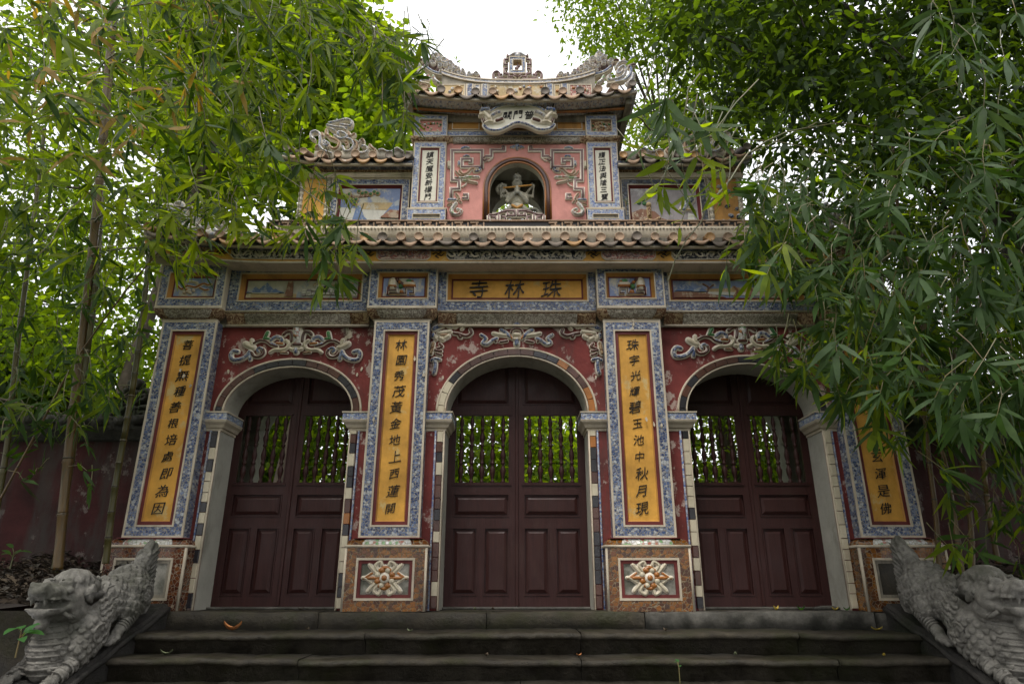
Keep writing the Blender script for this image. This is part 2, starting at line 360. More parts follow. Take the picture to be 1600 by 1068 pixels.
    def build(s, name, parent=None, loc=(0, 0, 0)):
        me = bpy.data.meshes.new(name); me.from_pydata(s.v, [], s.f)
        for m in s.mats: me.materials.append(MATS[m])
        if s.m: me.polygons.foreach_set('material_index', s.m); me.polygons.foreach_set('use_smooth', s.s)
        me.update()
        return put(name, me, parent, loc)
def block(name, parent, mat, *a, bev=0):
    m = MB().use(mat)
    (m.bbox(*a, b=bev) if bev else m.box(*a)); return m.build(name, parent)
def stroke(m, pts, w, col, Y, h=.03, out='outline_cream', smooth=True, double=False, square=False, n=4):
    """a relief stroke: pale mortar outline below, coloured inlay above"""
    p = catmull(pts, n) if smooth else pts
    m.use(out, True).ribbon(p, w*1.08, h*.7, Y, double, square)
    if col not in (out, 'cream'):
        m.use(col, True).ribbon(p, w*(.52 if square else .76), h, Y, double, square)
def curl(cx, cz, r, a0=0., turns=1.5, sgn=1, n=18):
    return [(cx+r*(1-.8*i/n)*math.cos(a0+sgn*turns*2*PI*i/n), cz+r*(1-.8*i/n)*math.sin(a0+sgn*turns*2*PI*i/n)) for i in range(n+1)]
_glyph = {}
def glyph(ch):
    """outline of one written character, as a thin raised mesh centred on the origin"""
    if ch in _glyph: return _glyph[ch]
    c = bpy.data.curves.new('character', 'FONT'); c.body = ch; c.size = 1; c.extrude = .006; c.offset = -.006; c.resolution_u = 2
    o = bpy.data.objects.new('tmp_character', c); COL.objects.link(o)
    dg = bpy.context.evaluated_depsgraph_get(); dg.update()
    me = bpy.data.meshes.new_from_object(o.evaluated_get(dg)); bpy.data.objects.remove(o)
    n = len(me.vertices); co = np.zeros(n*3); me.vertices.foreach_get('co', co); co = co.reshape(-1, 3)
    mid = (co.max(0)+co.min(0))/2; co -= mid
    # brush slant and swell
    x, y = co[:, 0].copy(), co[:, 1].copy()
    co[:, 0] = x + .12*y + .02*np.sin(7*y+ord(ch)); co[:, 1] = y + .13*x + .02*np.sin(6*x+ord(ch))
    co[:, 0] += .016*np.sin(31*y+17*x+ord(ch))*np.sin(13*x); co[:, 1] += .016*np.sin(29*x-19*y+ord(ch))*np.cos(11*y)
    out = np.stack([co[:, 0], -co[:, 2], co[:, 1]], 1)
    me.vertices.foreach_set('co', out.ravel()); me.materials.clear(); me.materials.append(MATS['ink']); me.update(); me.name = 'character'
    _glyph[ch] = me; return me
def letter(parent, ch, x, y, z, s, rot=0):
    return put('character', glyph(ch), parent, (x, y, z), (0, rot, 0), (s, 1, s))
# ================================================================== ground, steps
def structure(m, name):
    o = m.build(name); o['kind'] = 'structure'; return o
m = MB().use('grass_ground').box(-300, 300, 2.9, 400, -.3, -.05); m.box(-300, -9, -300, 2.9, -1.4, -.055); m.box(9, 300, -300, 2.9, -1.4, -.055)
structure(m, 'ground')
m = MB().use('step_stone').box(-9, 9, -300, -3.2, -1.6, -1.26); structure(m, 'courtyard_paving')
m = MB().use('step_stone').box(-8.9, 8.9, .3, 2.9, -1.3, -.004); structure(m, 'gate_floor')
steps = bpy.data.objects.new('steps', None); COL.objects.link(steps); steps['kind'] = 'structure'
SX0, SX1 = -3.72, 3.86
def nosing(yf, zt, mat, nm, x0, x1, yb, nose=True, h=.17):
    m = MB().use(mat, True)
    xs = [x0+(x1-x0)*i/60 for i in range(61)]
    wob = lambda x: .004*math.sin(x*3.1+yf*9)+.003*math.sin(x*8.3+yf)
    if nose:
        pr = [(yb, zt), (yf+.03, zt), (yf+.008, zt-.008), (yf, zt-.028), (yf+.008, zt-.048), (yf+.03, zt-.056), (yf+.045, zt-.057), (yf+.047, zt-.072), (yf+.062, zt-.074), (yf+.064, zt-h-.02), (yb, zt-h-.02)]
    else:
        pr = [(yb, zt), (yf+.012, zt), (yf, zt-.012), (yf+.003, zt-h-.02), (yb, zt-h-.02)]
    cuts = [x0]
    while cuts[-1] < x1-2.6: cuts.append(cuts[-1]+random.uniform(1.5, 2.4))
    cuts.append(x1)
    for a, b in zip(cuts[:-1], cuts[1:]):
        q = MB().use(mat, True); dz = random.uniform(-.004, .003); dy = random.uniform(-.005, .005); n = max(6, int((b-a)/.06)); xx = [a+.003+(b-a-.006)*i/n for i in range(n+1)]
        ch = [random.gauss(0, .0022) for _ in xx]
        q.sweepx([(y+dy, z+dz) for y, z in pr], xx, lambda x: wob(x)+ch[min(n, max(0, int((x-a)/(b-a)*n)))], closed=True); q.build(nm, steps)
nosing(-.05, 0, 'step_stone', 'porch_edge', SX0, 1.25, .31, False, .15)
nosing(-.05, 0, 'step_pale', 'porch_edge', 1.252, SX1, .31, False, .15)
zt, yf = -.152, -.62
for i in range(7):
    nosing(yf, zt, 'step_stone', 'step', SX0-.02, SX1+.02, (-.06 if i == 0 else yf+.43)); yf -= .36; zt -= .168
# door sills
for a, b in ((-3.3, -1.83), (-.81, .81), (1.9, 3.4)):
    m = MB().use('step_pale').bbox(a, b, .5, .62, -.002, .022, b=.006); m.build('door_sill', steps)
# ================================================================== THE GATE
gate = empty('temple_gate', (0, .3, 0), 'three arched temple gate covered in blue mosaic with dragon ridges, above the dark steps', 'gate')
def G(o): return o
ARCH = [(-2.565, .715, 2.06, .515), (0., .79, 2.06, .645), (2.65, .733, 2.06, .555)]
def gpart(m, name, parent=gate, loc=(0, 0, 0)):
    o = m.build(name, parent); 
    if parent is gate: o.location = (loc[0], loc[1]-.3, loc[2])
    return o
# every vertex below is in world metres; parts of the gate root are shifted back by its own origin
def arched_wall(m, x0, x1, z0, z1, yf, yb, arches, front, inner, back, N=28):
    xs = [x0]
    for cx, hw, zs, bb in arches:
        m.use(front).add([(xs[-1], yf, z0), (cx-hw, yf, z0), (cx-hw, yf, z1), (xs[-1], yf, z1)], [(0, 1, 2, 3)])
        m.use(back).add([(xs[-1], yb, z0), (cx-hw, yb, z0), (cx-hw, yb, z1), (xs[-1], yb, z1)], [(3, 2, 1, 0)])
        xs.append(cx+hw)
        th = [PI-PI*i/N for i in range(N+1)]
        px = [cx+hw*math.cos(t) for t in th]; pz = [zs+bb*math.sin(t) for t in th]
        for i in range(N):
            m.use(front).add([(px[i], yf, pz[i]), (px[i+1], yf, pz[i+1]), (px[i+1], yf, z1), (px[i], yf, z1)], [(0, 1, 2, 3)])
            m.use(back).add([(px[i], yb, pz[i]), (px[i+1], yb, pz[i+1]), (px[i+1], yb, z1), (px[i], yb, z1)], [(3, 2, 1, 0)])
            m.use(inner).add([(px[i], yf, pz[i]), (px[i+1], yf, pz[i+1]), (px[i+1], yb, pz[i+1]), (px[i], yb, pz[i])], [(3, 2, 1, 0)])
        for sx, o in ((cx-hw, 1), (cx+hw, -1)):
            m.use(inner).add([(sx, yf, z0), (sx, yb, z0), (sx, yb, zs), (sx, yf, zs)], [(0, 1, 2, 3)])
    m.use(front).add([(xs[-1], yf, z0), (x1, yf, z0), (x1, yf, z1), (xs[-1], yf, z1)], [(0, 1, 2, 3)])
    m.use(back).add([(xs[-1], yb, z0), (x1, yb, z0), (x1, yb, z1), (xs[-1], yb, z1)], [(3, 2, 1, 0)])
    for sx in (x0, x1): m.use(front).add([(sx, yf, z0), (sx, yb, z0), (sx, yb, z1), (sx, yf, z1)], [(0, 1, 2, 3)])
    m.use(front).add([(x0, yf, z1), (x1, yf, z1), (x1, yb, z1), (x0, yb, z1)], [(0, 1, 2, 3)]); return m
gpart(arched_wall(MB(), -4.02, 4.16, 0, 3.9, .22, .6, ARCH, 'red_plaster', 'white_wash', 'white_wash'), 'front_wall')
gpart(arched_wall(MB(), -4.02, 4.16, 0, 3.9, 1.9, 2.3, [(a*1.03, b+.19, 2.15, c+.15) for a, b, _, c in ARCH], 'white_wash', 'white_wash', 'red_plaster'), 'rear_wall')
for a_, b_ in ((-4.02, -3.72), (3.86, 4.16)): gpart(MB().use('white_wash').box(a_, b_, .602, 1.898, 0, 3.9), 'side_wall')
for a_, b_ in ((-1.52, -1.15), (1.17, 1.55)): gpart(MB().use('white_wash').box(a_, b_, .75, 1.898, 0, 3.9), 'inner_pier')
gpart(MB().use('white_wash').box(-3.72, 3.86, .602, 1.898, 3.5, 3.9), 'ceiling')
for x0, x1 in ((-1.83, -.89), (.89, 1.91), (-4.1, -3.45), (3.55, 4.2)):
    gpart(MB().use('white_wash').wrap(x0+.1, x1-.1, 1.86, 1.9, [(0, 1.92), (.02, 1.98), (.06, 2.02), (.07, 2.1), (.07, 2.14), (0, 2.15)]), 'rear_impost')
# ------------------------------------------------------------------ arch borders with their tiles
def border_piece(m, pa, pb, col, w, Y, h):
    m.use(col, False).ribbon([pa, ((pa[0]+pb[0])/2, (pa[1]+pb[1])/2), pb], w, h, Y, square=True)
def pick(pal): 
    r = random.random(); s = 0
    for c, p in pal:
        s += p
        if r < s: return c
    return pal[-1][0]
PAL_DARK = [('brown_glaze', .45), ('black_glaze', .35), ('cream_glaze', .06), ('brown_glaze', .14)]
PAL_BR = [('brown_glaze', .62), ('amber_glaze', .13), ('black_glaze', .25)]
PAL_MIX = [('cream_glaze', .45), ('brown_glaze', .25), ('black_glaze', .25), ('amber_glaze', .05)]
PAL_CR = [('cream_glaze', 1.)]
for k, (cx, hw, zs, bb) in enumerate(ARCH):
    m = MB(); N = 40
    bw = .105
    def ell(t, o): return (cx+(hw+o)*math.cos(t), zs+(bb+o)*math.sin(t))
    for o, ww in ((.012, .010), (bw, .012)):
        m.use('cream', True).ribbon([ell(PI-PI*i/N, o) for i in range(N+1)], ww, .022, .222, square=True)
    m.use('mauve').ribbon([ell(PI-PI*i/N, bw/2+.005) for i in range(N+1)], bw/2, .006, .222, square=True)
    ab = gpart(m, 'arch_border')
    t = 0.
    while t < PI-.02:
        rr = math.hypot((hw+.05)*math.sin(t), (bb+.05)*math.cos(t)); dt = random.uniform(.13, .165)/rr; t2 = min(PI, t+dt)
        pal = PAL_BR if k == 1 else PAL_DARK
        if k == 1 and t > PI*.83: pal = PAL_CR
        if k == 1 and t < PI*.15: pal = [('brown_glaze', .5), ('black_glaze', .3), ('amber_glaze', .2)]
        col = pick(pal); n = 3; q = MB().use(col, False)
        q.ribbon([ell(t+.008+(t2-t-.012)*i/n, bw/2+.005) for i in range(n+1)], .036, .028, .22, square=True)
        q.build('border_tile', ab); t = t2
    # jambs below the imposts
    for s in (-1, 1):
        xo = cx+s*(hw+.052); m = MB().use('cream')
        for o, ww in ((.012, .010), (bw, .010)):
            xx = cx+s*(hw+o); m.use('cream' if o < .05 else 'pale_blue_mosaic', True).bbox(xx-ww, xx+ww, .198, .222, 0, 1.85, b=.006)
        jb = gpart(m, 'jamb_border'); z = .02
        pal = {(0, -1): [('cream_glaze', .7), ('black_glaze', .3)], (0, 1): PAL_MIX, (1, -1): [('brown_glaze', .45), ('black_glaze', .2), ('cream_glaze', .2), ('amber_glaze', .15)],
               (1, 1): PAL_MIX, (2, -1): [('cream_glaze', .5), ('brown_glaze', .2), ('black_glaze', .3)], (2, 1): PAL_CR}[(k, s)]
        while z < 1.82:
            h = random.uniform(.1, .15); z2 = min(1.845, z+h)
            MB().use(pick(pal), False).ribbon([(xo, z+.004), (xo+random.uniform(-.002, .002), z2-.004)], .034, .032, .22, square=True).build('jamb_tile', jb); z = z2
    # imposts
    for s in (-1, 1):
        xa = cx+s*hw; x0, x1 = (xa-.24, xa) if s < 0 else (xa, xa+.24)
        if k == 0 and s < 0: x0 = -3.43
        m = MB().use('cream').wrap(x0, x1, .222, .6, [(0, 1.84), (.012, 1.845), (.012, 1.872), (.03, 1.878), (.045, 1.91), (.072, 1.935), (.076, 1.955)])
        m.use('pale_blue_mosaic').wrap(x0, x1, .222, .6, [(.074, 1.956), (.074, 2.035)])
        m.use('cream').wrap(x0, x1, .222, .6, [(.082, 2.036), (.084, 2.052), (.0, 2.058)])
        m.use('cream').wrap(x0, x1, .222, .6, [(.08, 1.952), (.08, 1.962)])
        gpart(m, 'impost')
# ------------------------------------------------------------------ doors
YD = .604
DZ = dict(top=Z(632.7, YD), o1=Z(648, YD), o0=Z(755, YD), m1=Z(771, YD), m0=Z(807, YD), l1=Z(823.5, YD), l0=Z(930, YD))
def raised(m, x0, x1, z0, z1, Y):
    m.splay(x0, x1, z0, z1, .012, Y, Y+.022)
    a = .012; m.add([(x0+a, Y+.022, z0+a), (x1-a, Y+.022, z0+a), (x1-a, Y+.022, z1-a), (x0+a, Y+.022, z1-a)], [(0, 1, 2, 3)])
def raised_panel(parent, x0, x1, z0, z1, Y):
    m = MB().use('door_paint'); b = .016; c = .05
    v = [(x0+b, Y+.02, z0+b), (x1-b, Y+.02, z0+b), (x1-b, Y+.02, z1-b), (x0+b, Y+.02, z1-b), (x0+c, Y+.004, z0+c), (x1-c, Y+.004, z0+c), (x1-c, Y+.004, z1-c), (x0+c, Y+.004, z1-c)]
    m.add(v, [(0, 1, 5, 4), (1, 2, 6, 5), (2, 3, 7, 6), (3, 0, 4, 7), (4, 5, 6, 7)])
    return m.build('door_panel', parent)
BAL = [(.012, 0), (.022, .01), (.022, .03), (.012, .045), (.016, .07), (.027, .12), (.03, .155), (.02, .19), (.013, .215), (.022, .225), (.022, .245), (.013, .255), (.024, .29), (.028, .33), (.018, .38), (.012, .42),
       (.021, .43), (.021, .45), (.012, .46), (.024, .5), (.028, .53), (.018, .575), (.012, .61), (.02, .62), (.02, .64), (.013, .65), (.02, .68), (.024, .71), (.018, .75), (.009, .78), (.012, .80)]
HB = DZ['o1']-DZ['o0']
balm = MB().use('door_paint', True).lathe([(r*1.12, z*HB/.80) for r, z in BAL], 0, 0, 10)
bal_me = None
for k, (cx, hw, zs, bb) in enumerate(ARCH):
    H = hw+.06
    for s in (-1, 1):
        xa, xb = sorted((cx+s*.004, cx+s*H)); xo, xi = (xa, xb) if s < 0 else (xb, xa)
        so = .135; si = .075   # outer and meeting stiles
        p0, p1 = (xa+so, xb-si) if s < 0 else (xa+si, xb-so)
        m = MB().use('door_paint'); zt = 2.85; yb = YD+.045
        m.box(xa, p0, YD, yb, .02, zt); m.box(p1, xb, YD, yb, .02, zt)
        for z0, z1 in ((.02, DZ['l0']), (DZ['l1'], DZ['m0']), (DZ['m1'], DZ['o0']), (DZ['o1'], DZ['top']), (2.78, zt)): m.box(p0, p1, YD+.0005, yb, z0, z1)
        mid = (p0+p1)/2; m.box(mid-.035, mid+.035, YD+.001, yb-.001, DZ['l0'], DZ['l1'])
        m.box(p0, p1, yb-.018, yb-.005, DZ['l0'], DZ['m1']); m.box(p0, p1, yb-.018, yb-.005, DZ['top'], 2.8)
        # beads round each opening
        for z0, z1, u0, u1 in ((DZ['l0'], DZ['l1'], p0, mid-.035), (DZ['l0'], DZ['l1'], mid+.035, p1), (DZ['m0'], DZ['m1'], p0, p1), (DZ['o0'], DZ['o1'], p0, p1), (DZ['top'], 2.8, p0, p1)):
            m.ring(u0, u1, z0, z1, .012, YD-.008, YD+.012)
        m.box(p0-.02, p1+.02, YD-.014, YD+.001, DZ['o1']-.004, DZ['o1']+.016); m.box(p0-.02, p1+.02, YD-.014, YD+.001, DZ['o0']-.02, DZ['o0']-.004)
        if s > 0: m.bbox(cx-.012, cx+.022, YD-.016, YD+.001, .03, 2.8, b=.005)
        leaf = gpart(m, 'door_leaf')
        raised_panel(leaf, p0+.012, mid-.047, DZ['l0']+.012, DZ['l1']-.012, YD); raised_panel(leaf, mid+.047, p1-.012, DZ['l0']+.012, DZ['l1']-.012, YD)
        raised_panel(leaf, p0+.012, p1-.012, DZ['m0']+.012, DZ['m1']-.012, YD); raised_panel(leaf, p0+.012, p1-.012, DZ['top']+.012, 2.75, YD)
        nb = 5
        for i in range(nb):
            x = p0+(p1-p0)*(i+.62)/(nb+.25)
            if bal_me is None:
                o = balm.build('baluster', leaf); bal_me = o.data
            else: o = put('baluster', bal_me, leaf)
            o.location = (x, YD+.024, DZ['o0']); o.rotation_euler = (0, 0, random.uniform(0, 3))
# ------------------------------------------------------------------ framed panels
def framed(parent, x0, x1, z0, z1, Y, levels, centre, cname='panel', yb=.3):
    """levels: (width, name, material, depth offset from Y).  centre: (material, offset)."""
    for wd, nm, mat, off in levels:
        if nm == 'reveal': m = MB().use(mat).splay(x0, x1, z0, z1, wd, Y+off[0], Y+off[1])
        else:
            m = MB().use(mat).ring(x0, x1, z0, z1, wd, Y+off, Y+.12)
        m.build(nm, parent); x0 += wd; x1 -= wd; z0 += wd; z1 -= wd
    o = MB().use(centre[0]).box(x0, x1, Y+centre[1], Y+.12+centre[1], z0, z1).build(cname, parent)
    return o, (x0, x1, z0, z1)
def gempty(name, label=None):
    o = bpy.data.objects.new(name, None); COL.objects.link(o); o.parent = gate; o.location = (0, -.3, 0)
    if label: o['label'] = label
    return o
PIL = [(-4.062, -3.434), (-1.629, -.998), (.996, 1.650), (3.548, 4.210)]
INS = ['菩提無種善根培處即為因', '林園秀茂黃金地上西蓮開', '珠宇光輝碧玉池中秋月現', '      忘玄渾是佛']
INY = [None, None, None, None]
for k, (x0, x1) in enumerate(PIL):
    p = gempty('pilaster', ('mustard inscription pilaster left of the left door' if k == 0 else None))
    m = MB().use('cream').ring(x0, x1, .70, 3.095, .022, .055, .075); m.use('blue_mosaic').ring(x0+.004, x1-.004, .702, 3.093, .06, .075, .222)
    m.build('pilaster_body', p)
    _, r = framed(p, x0+.022, x1-.022, .722, 3.073, .058, [(.088, 'mosaic_border', 'blue_mosaic', 0), (.018, 'inner_frame', 'cream', -.006), (.036, 'red_frame', 'dark_red', .012), (.012, 'reveal', 'yellow_dull', (.012, .03))], ('yellow_panel', .03), 'inscription_panel')
    cx = (x0+x1)/2; zt, zb = r[3]-.11, r[2]+.12; n = len(INS[k])
    for i, ch in enumerate(INS[k]):
        if ch != ' ': letter(p, ch, cx+random.uniform(-.012, .012)+.01*math.sin(i), .085, zt-(zt-zb)*i/(n-1), .132*random.uniform(.88, 1.12), random.uniform(-.06, .06))
    # pedestal
    a, b = [(-4.182, -3.342), (-1.738, -.902), (.902, 1.765), (3.468, 4.36)][k]
    q = gempty('pedestal')
    m = MB().use('amber_mosaic' if k else 'brown_mosaic').ring(a+.004, b-.004, 0, .615, .1, .018, .222)
    m.use('amber_mosaic' if k else 'brown_mosaic', True).wrap(a+.02, b-.02, .03, .222, [(0.01, .63), (.008, .65), (-.01, .675), (-.045, .69), (-.055, .692)])
    m.use('white_mosaic', True).wrap(a+.18, b-.18, .028, .05, [(.01, .632), (.01, .652), (-.006, .677), (-.02, .69)])
    m.use('cream').wrap(a, b, 0, .222, [(0, .605), (.008, .608), (.008, .626), (0, .63)])
    m.use('dark_red').wrap(x0, x1, .06, .222, [(.03, .691), (.035, .694), (.03, .702), (0, .703)])
    m.use('cream').box(a, a+.022, 0, .03, 0, .604).box(b-.022, b, 0, .03, 0, .604)
    m.build('pedestal_body', q)
    _, r = framed(q, a+.022, b-.022, .002, .604, .004, [(.10, 'sherd_border', 'amber_mosaic' if k else 'brown_mosaic', 0), (.022, 'inner_frame', 'cream', -.005), (.032, 'red_frame', 'dark_red' if k in (1, 2) else 'weathered', .008)], (['mossy_panel', 'mossy_panel', 'mossy_panel', 'dark_panel'][k], .025), 'panel')
    if k in (1, 2):
        cx, cz = (r[0]+r[1])/2, (r[2]+r[3])/2+.01; Y = .03; m = MB(); u = .19
        for s in (-1, 1):
            for t in (-1, 1):
                stroke(m, [(cx+s*.1*u/.19*.6, cz+t*.06), (cx+s*.1, cz+t*.12), (cx+s*.05, cz+t*.155), (cx+s*.035, cz+t*.12)], .022, 'cream_glaze', Y, .035)
                stroke(m, [(cx+s*.09, cz+t*.05), (cx+s*.14, cz+t*.1), (cx+s*.16, cz+t*.125)], .024, 'cream_glaze', Y, .032)
            stroke(m, [(cx+s*.06, cz), (cx+s*.12, cz), (cx+s*.165, cz)], .026, 'amber_glaze', Y, .04)
            stroke(m, [(cx+s*.13, cz-.045), (cx+s*.2, cz), (cx+s*.225, cz)], .018, 'cream_glaze', Y, .03); stroke(m, [(cx+s*.13, cz+.045), (cx+s*.2, cz), (cx+s*.225, cz)], .018, 'amber_glaze', Y, .028)
            stroke(m, [(cx-.055, cz+s*.07), (cx, cz+s*.1), (cx+.055, cz+s*.07)], .028, 'amber_glaze', Y, .04)
        for w8 in range(8): m.use('cream_glaze' if w8 % 2 else 'amber_glaze', True).disc(cx+.078*math.cos(w8*PI/4+.4), cz+.078*math.sin(w8*PI/4+.4), .034, Y, .042, n=9)
        m.use('outline_cream', True).disc(cx, cz, .058, Y, .05); m.use('amber_glaze', True).disc(cx, cz, .038, Y, .062)
        m.build('rosette', q)
# ------------------------------------------------------------------ entablature
zB0, zB1 = 3.235, 3.785
m = MB().use('weathered').box(-4.05, 4.24, .2, .5, 3.07, 3.79); gpart(m, 'entablature_core')
BX = [(-4.157, -3.385), (-1.715, -.92), (.93, 1.716), (3.49, 4.28)]
cove = [(.0, 3.095), (.02, 3.1), (.022, 3.118), (.04, 3.125), (.07, 3.15), (.088, 3.19), (.092, 3.215), (.092, 3.232)]
for k, (x0, x1) in enumerate(BX):
    b = gempty('entablature_block')
    m = MB().use('carved_brown', True).wrap(x0+.09, x1-.09, .09, .14, cove)
    m.use('carved_cream', True).wrap(x0+.2, x1-.2, .085, .1, [(c[0]*1.0, c[1]) for c in cove[3:7]])
    m.use('cream').wrap(x0+.09, x1-.09, .09, .14, [(.0, 3.090), (.026, 3.096), (.026, 3.116), (.0, 3.12)])
    m.use('cream').wrap(x0+.09, x1-.09, .09, .14, [(.09, 3.222), (.096, 3.225), (.096, 3.24), (.09, 3.242)])
    m.use('blue_mosaic').ring(x0+.003, x1-.003, 3.242, 3.784, .08, .012, .2)
    m.build('block_body', b)
    _, r = framed(b, x0, x1, 3.242, 3.785, 0, [(.016, 'outer_frame', 'cream', -.004), (.082, 'mosaic_border', 'blue_mosaic', .003), (.014, 'inner_frame', 'cream', -.004), (.03, 'reveal', 'yellow_dull', (0, .05)), (.014, 'red_frame', 'dark_red', .048)], ('paint_sky', .055), 'painted_panel')
    Y = .055; m = MB(); xa, xb, za, zb = r; cx, cz = (xa+xb)/2, (za+zb)/2; ww, hh = xb-xa, zb-za
    P = lambda u, v: (cx+u*ww/2, cz+v*hh/2)
    if k in (0, 3):
        stroke(m, [P(-.85, .15), P(-.6, -.25), P(-.3, .1), P(.1, -.05), P(.45, .35), P(.7, .2), P(.85, .3)], .016, 'amber_glaze', Y, .03)
        stroke(m, [P(.3, -.1), P(.6, -.35), P(.75, -.3)], .014, 'amber_glaze', Y, .026); stroke(m, [P(-.7, .5), P(-.3, .6), P(.1, .5)], .015, 'cream_glaze', Y, .03)
        m.use('cream', True).disc(P(-.3, 0)[0], P(0, -.35)[1], .035, Y, .035); m.use('amber_glaze', True).disc(P(-.3, 0)[0], P(0, -.35)[1], .02, Y, .042)
        for u, v in ((-.45, -.6), (-.15, -.65), (0, -.4), (-.5, .3), (.15, .3)): m.use('cream', True).disc(*P(u, v), .02, Y, .03)
    else:
        s = 1 if k == 1 else -1
        m.use('dark_red'); 
        stroke(m, [P(-.35*s, -.2), P(-.35*s, -.45), P(-.68*s, -.45), P(-.68*s, -.1), P(-.4*s, -.1)], .012, 'brown_glaze', Y, .04, smooth=False, square=True)
        stroke(m, [P(-.68*s, -.8), P(.12*s, -.8), P(.12*s, -.15), P(.5*s, -.15), P(.5*s, -.75), P(.28*s, -.75)], .012, 'brown_glaze', Y, .04, smooth=False, square=True)
        stroke(m, [P(-.75*s, -.85), P(-.75*s, -.05)], .016, 'dark_red', Y, .035, smooth=False, square=True)
        m.use('cream_glaze', True).ribbon([P(-.55*s, .05), P(-.55*s, .55)], .055, .05, Y); m.use('amber_glaze', True).ribbon([P(-.68*s, .02), P(-.42*s, .02)], .02, .055, Y)
        m.use('amber_glaze', True).ribbon([P(.05*s, .08), P(.5*s, .08)], .022, .05, Y); m.use('cream_glaze', True).ribbon([P(.08*s, .3), P(.46*s, .3)], .03, .045, Y)
        for u, v, c in ((.2, .62, 'green_glaze'), (.32, .55, 'green_glaze'), (-.55, .8, 'cream_glaze'), (-.35, .75, 'brown_glaze'), (-.2, .5, 'amber_glaze'), (-.1, .3, 'brown_glaze'), (-.15, .05, 'green_glaze'), (.4, .5, 'amber_glaze'), (-.1, -.55, 'amber_glaze')):
            m.use(c, True).disc(*P(u*s, v), random.uniform(.02, .034), Y, .035, n=8)
    m.build('panel_relief', b)
PN = [(-3.385+.004, -1.715-.004), (-.92+.004, .93-.004), (1.716+.004, 3.49-.004)]
for k, (x0, x1) in enumerate(PN):
    b = gempty('frieze_panel'); Yp = .09
    m = MB().use('carved_brown', True).sweepx([(.2, 3.09), (.185, 3.1), (.17, 3.13), (.13, 3.17), (.1, 3.2), (.1, 3.215)], [x0, x1])
    m.use('carved_cream', True).sweepx([(.182, 3.098), (.163, 3.13), (.123, 3.165), (.096, 3.198)], [x0+.22, x1-.22])
    m.use('cream').box(x0, x1, .16, .2, 3.066, 3.089).box(x0, x1, .085, .13, 3.215, 3.234)
    m.build('moulding', b)
    wa = X(373, 450, Yp) if k == 0 else X(697.5, 450, Yp) if k == 1 else X(1044, 450, Yp)
    wb = X(567, 450, Yp) if k == 0 else X(919, 450, Yp) if k == 1 else X(1256, 450, Yp)
    za, zb = 3.345, 3.715
    m = MB().use('blue_mosaic').box(x0, x1, Yp, Yp+.03, 3.234, za).box(x0, x1, Yp, Yp+.03, zb, 3.785).box(x0, wa, Yp, Yp+.03, za, zb).box(wb, x1, Yp, Yp+.03, za, zb)
    m.build('mosaic_border', b)
    _, r = framed(b, wa, wb, za, zb, Yp, [(.016, 'inner_frame', 'cream', -.008), (.04, 'reveal', 'yellow_dull', (0, .06)), (.018, 'red_frame', 'dark_red', .055)], (['paint_pale', 'yellow_panel', 'paint_sky'][k], .065), 'painted_panel')
    xa, xb, za, zb = r; Y = Yp+.065; m = MB(); L_ = xb-xa; H_ = zb-za
    Q = lambda u, v: (xa+u*L_, za+v*H_)
    if k == 1:
        for ch, u in (('寺', .2), ('林', .48), ('珠', .77)):
            letter(b, ch, xa+u*L_, Y-.016, (za+zb)/2, .25, .02)
        continue
    if k == 0:
        m.use('paint_ochre').prism([Q(0, 0), Q(.45, 0), Q(.45, .22), Q(0, .2)], Y-.012, Y+.01)
        for px, pw, hh in ((.02, .14, .62), (.11, .16, .85), (.2, .14, .5)):
            m.use('paint_blue').prism([Q(px-.02, .28), Q(px+pw, .28), Q(px+pw*.62, hh*.8), Q(px+pw*.45, hh), Q(px+pw*.2, hh*.75)], Y-.018-pw*.05, Y+.01)
        m.use('paint_white').prism([Q(.05, .24), Q(.3, .24), Q(.28, .32), Q(.05, .3)], Y-.02, Y+.01)
        m.use('paint_rust').prism([Q(.35, .05), Q(.42, .05), Q(.41, .95), Q(.37, .95)], Y-.026, Y+.01)
        for i in range(3):
            for j in range(12):
                u = .5+j*.042; v = .18+i*.13+(-.1*abs(j-5)/6 if True else 0)
                m.use('paint_white' if (i+j) % 3 else 'paint_mist').prism([Q(u+.002, v+.01), Q(u+.039, v+.0), Q(u+.039, v+.11), Q(u+.002, v+.12)], Y-.02-random.uniform(0, .004), Y+.01)
        m.use('ink').prism([Q(.69, .3), Q(.73, .3), Q(.73, .6), Q(.71, .68), Q(.69, .6)], Y-.027, Y+.01)
        stroke(m, [Q(.6, .75), Q(.7, .9), Q(.8, .7), Q(.95, .85)], .012, 'paint_ochre', Y, .02, out='paint_ochre')
    else:
        m.use('paint_ochre').prism([Q(.2, .2), Q(1, .1), Q(1, .55), Q(.6, .62), Q(.25, .5)], Y-.008, Y+.01)
        m.use('paint_blue').prism([Q(.01, .38), Q(.2, .38), Q(.13, .7), Q(.09, .85), Q(.05, .65)], Y-.02, Y+.01).prism([Q(.14, .36), Q(.28, .34), Q(.22, .6)], Y-.024, Y+.01)
        m.use('paint_white').prism([Q(.2, .2), Q(.75, .1), Q(.7, .3), Q(.3, .34)], Y-.014, Y+.01)
        m.use('paint_rust').prism([Q(0, 0), Q(.42, 0), Q(.3, .2), Q(.1, .34), Q(0, .3)], Y-.026, Y+.01)
        stroke(m, [Q(.27, .25), Q(.29, .6), Q(.25, .8)], .01, 'paint_rust', Y, .03, out='paint_rust'); stroke(m, [Q(.29, .55), Q(.33, .75)], .008, 'paint_rust', Y, .03, out='paint_rust')
        for u in (.5, .62, .86): stroke(m, [Q(u, .12), Q(u+.02, .4), Q(u, .6)], .022, 'paint_rust', Y, .03, out='paint_ochre')
    m.build('painted_relief', b)
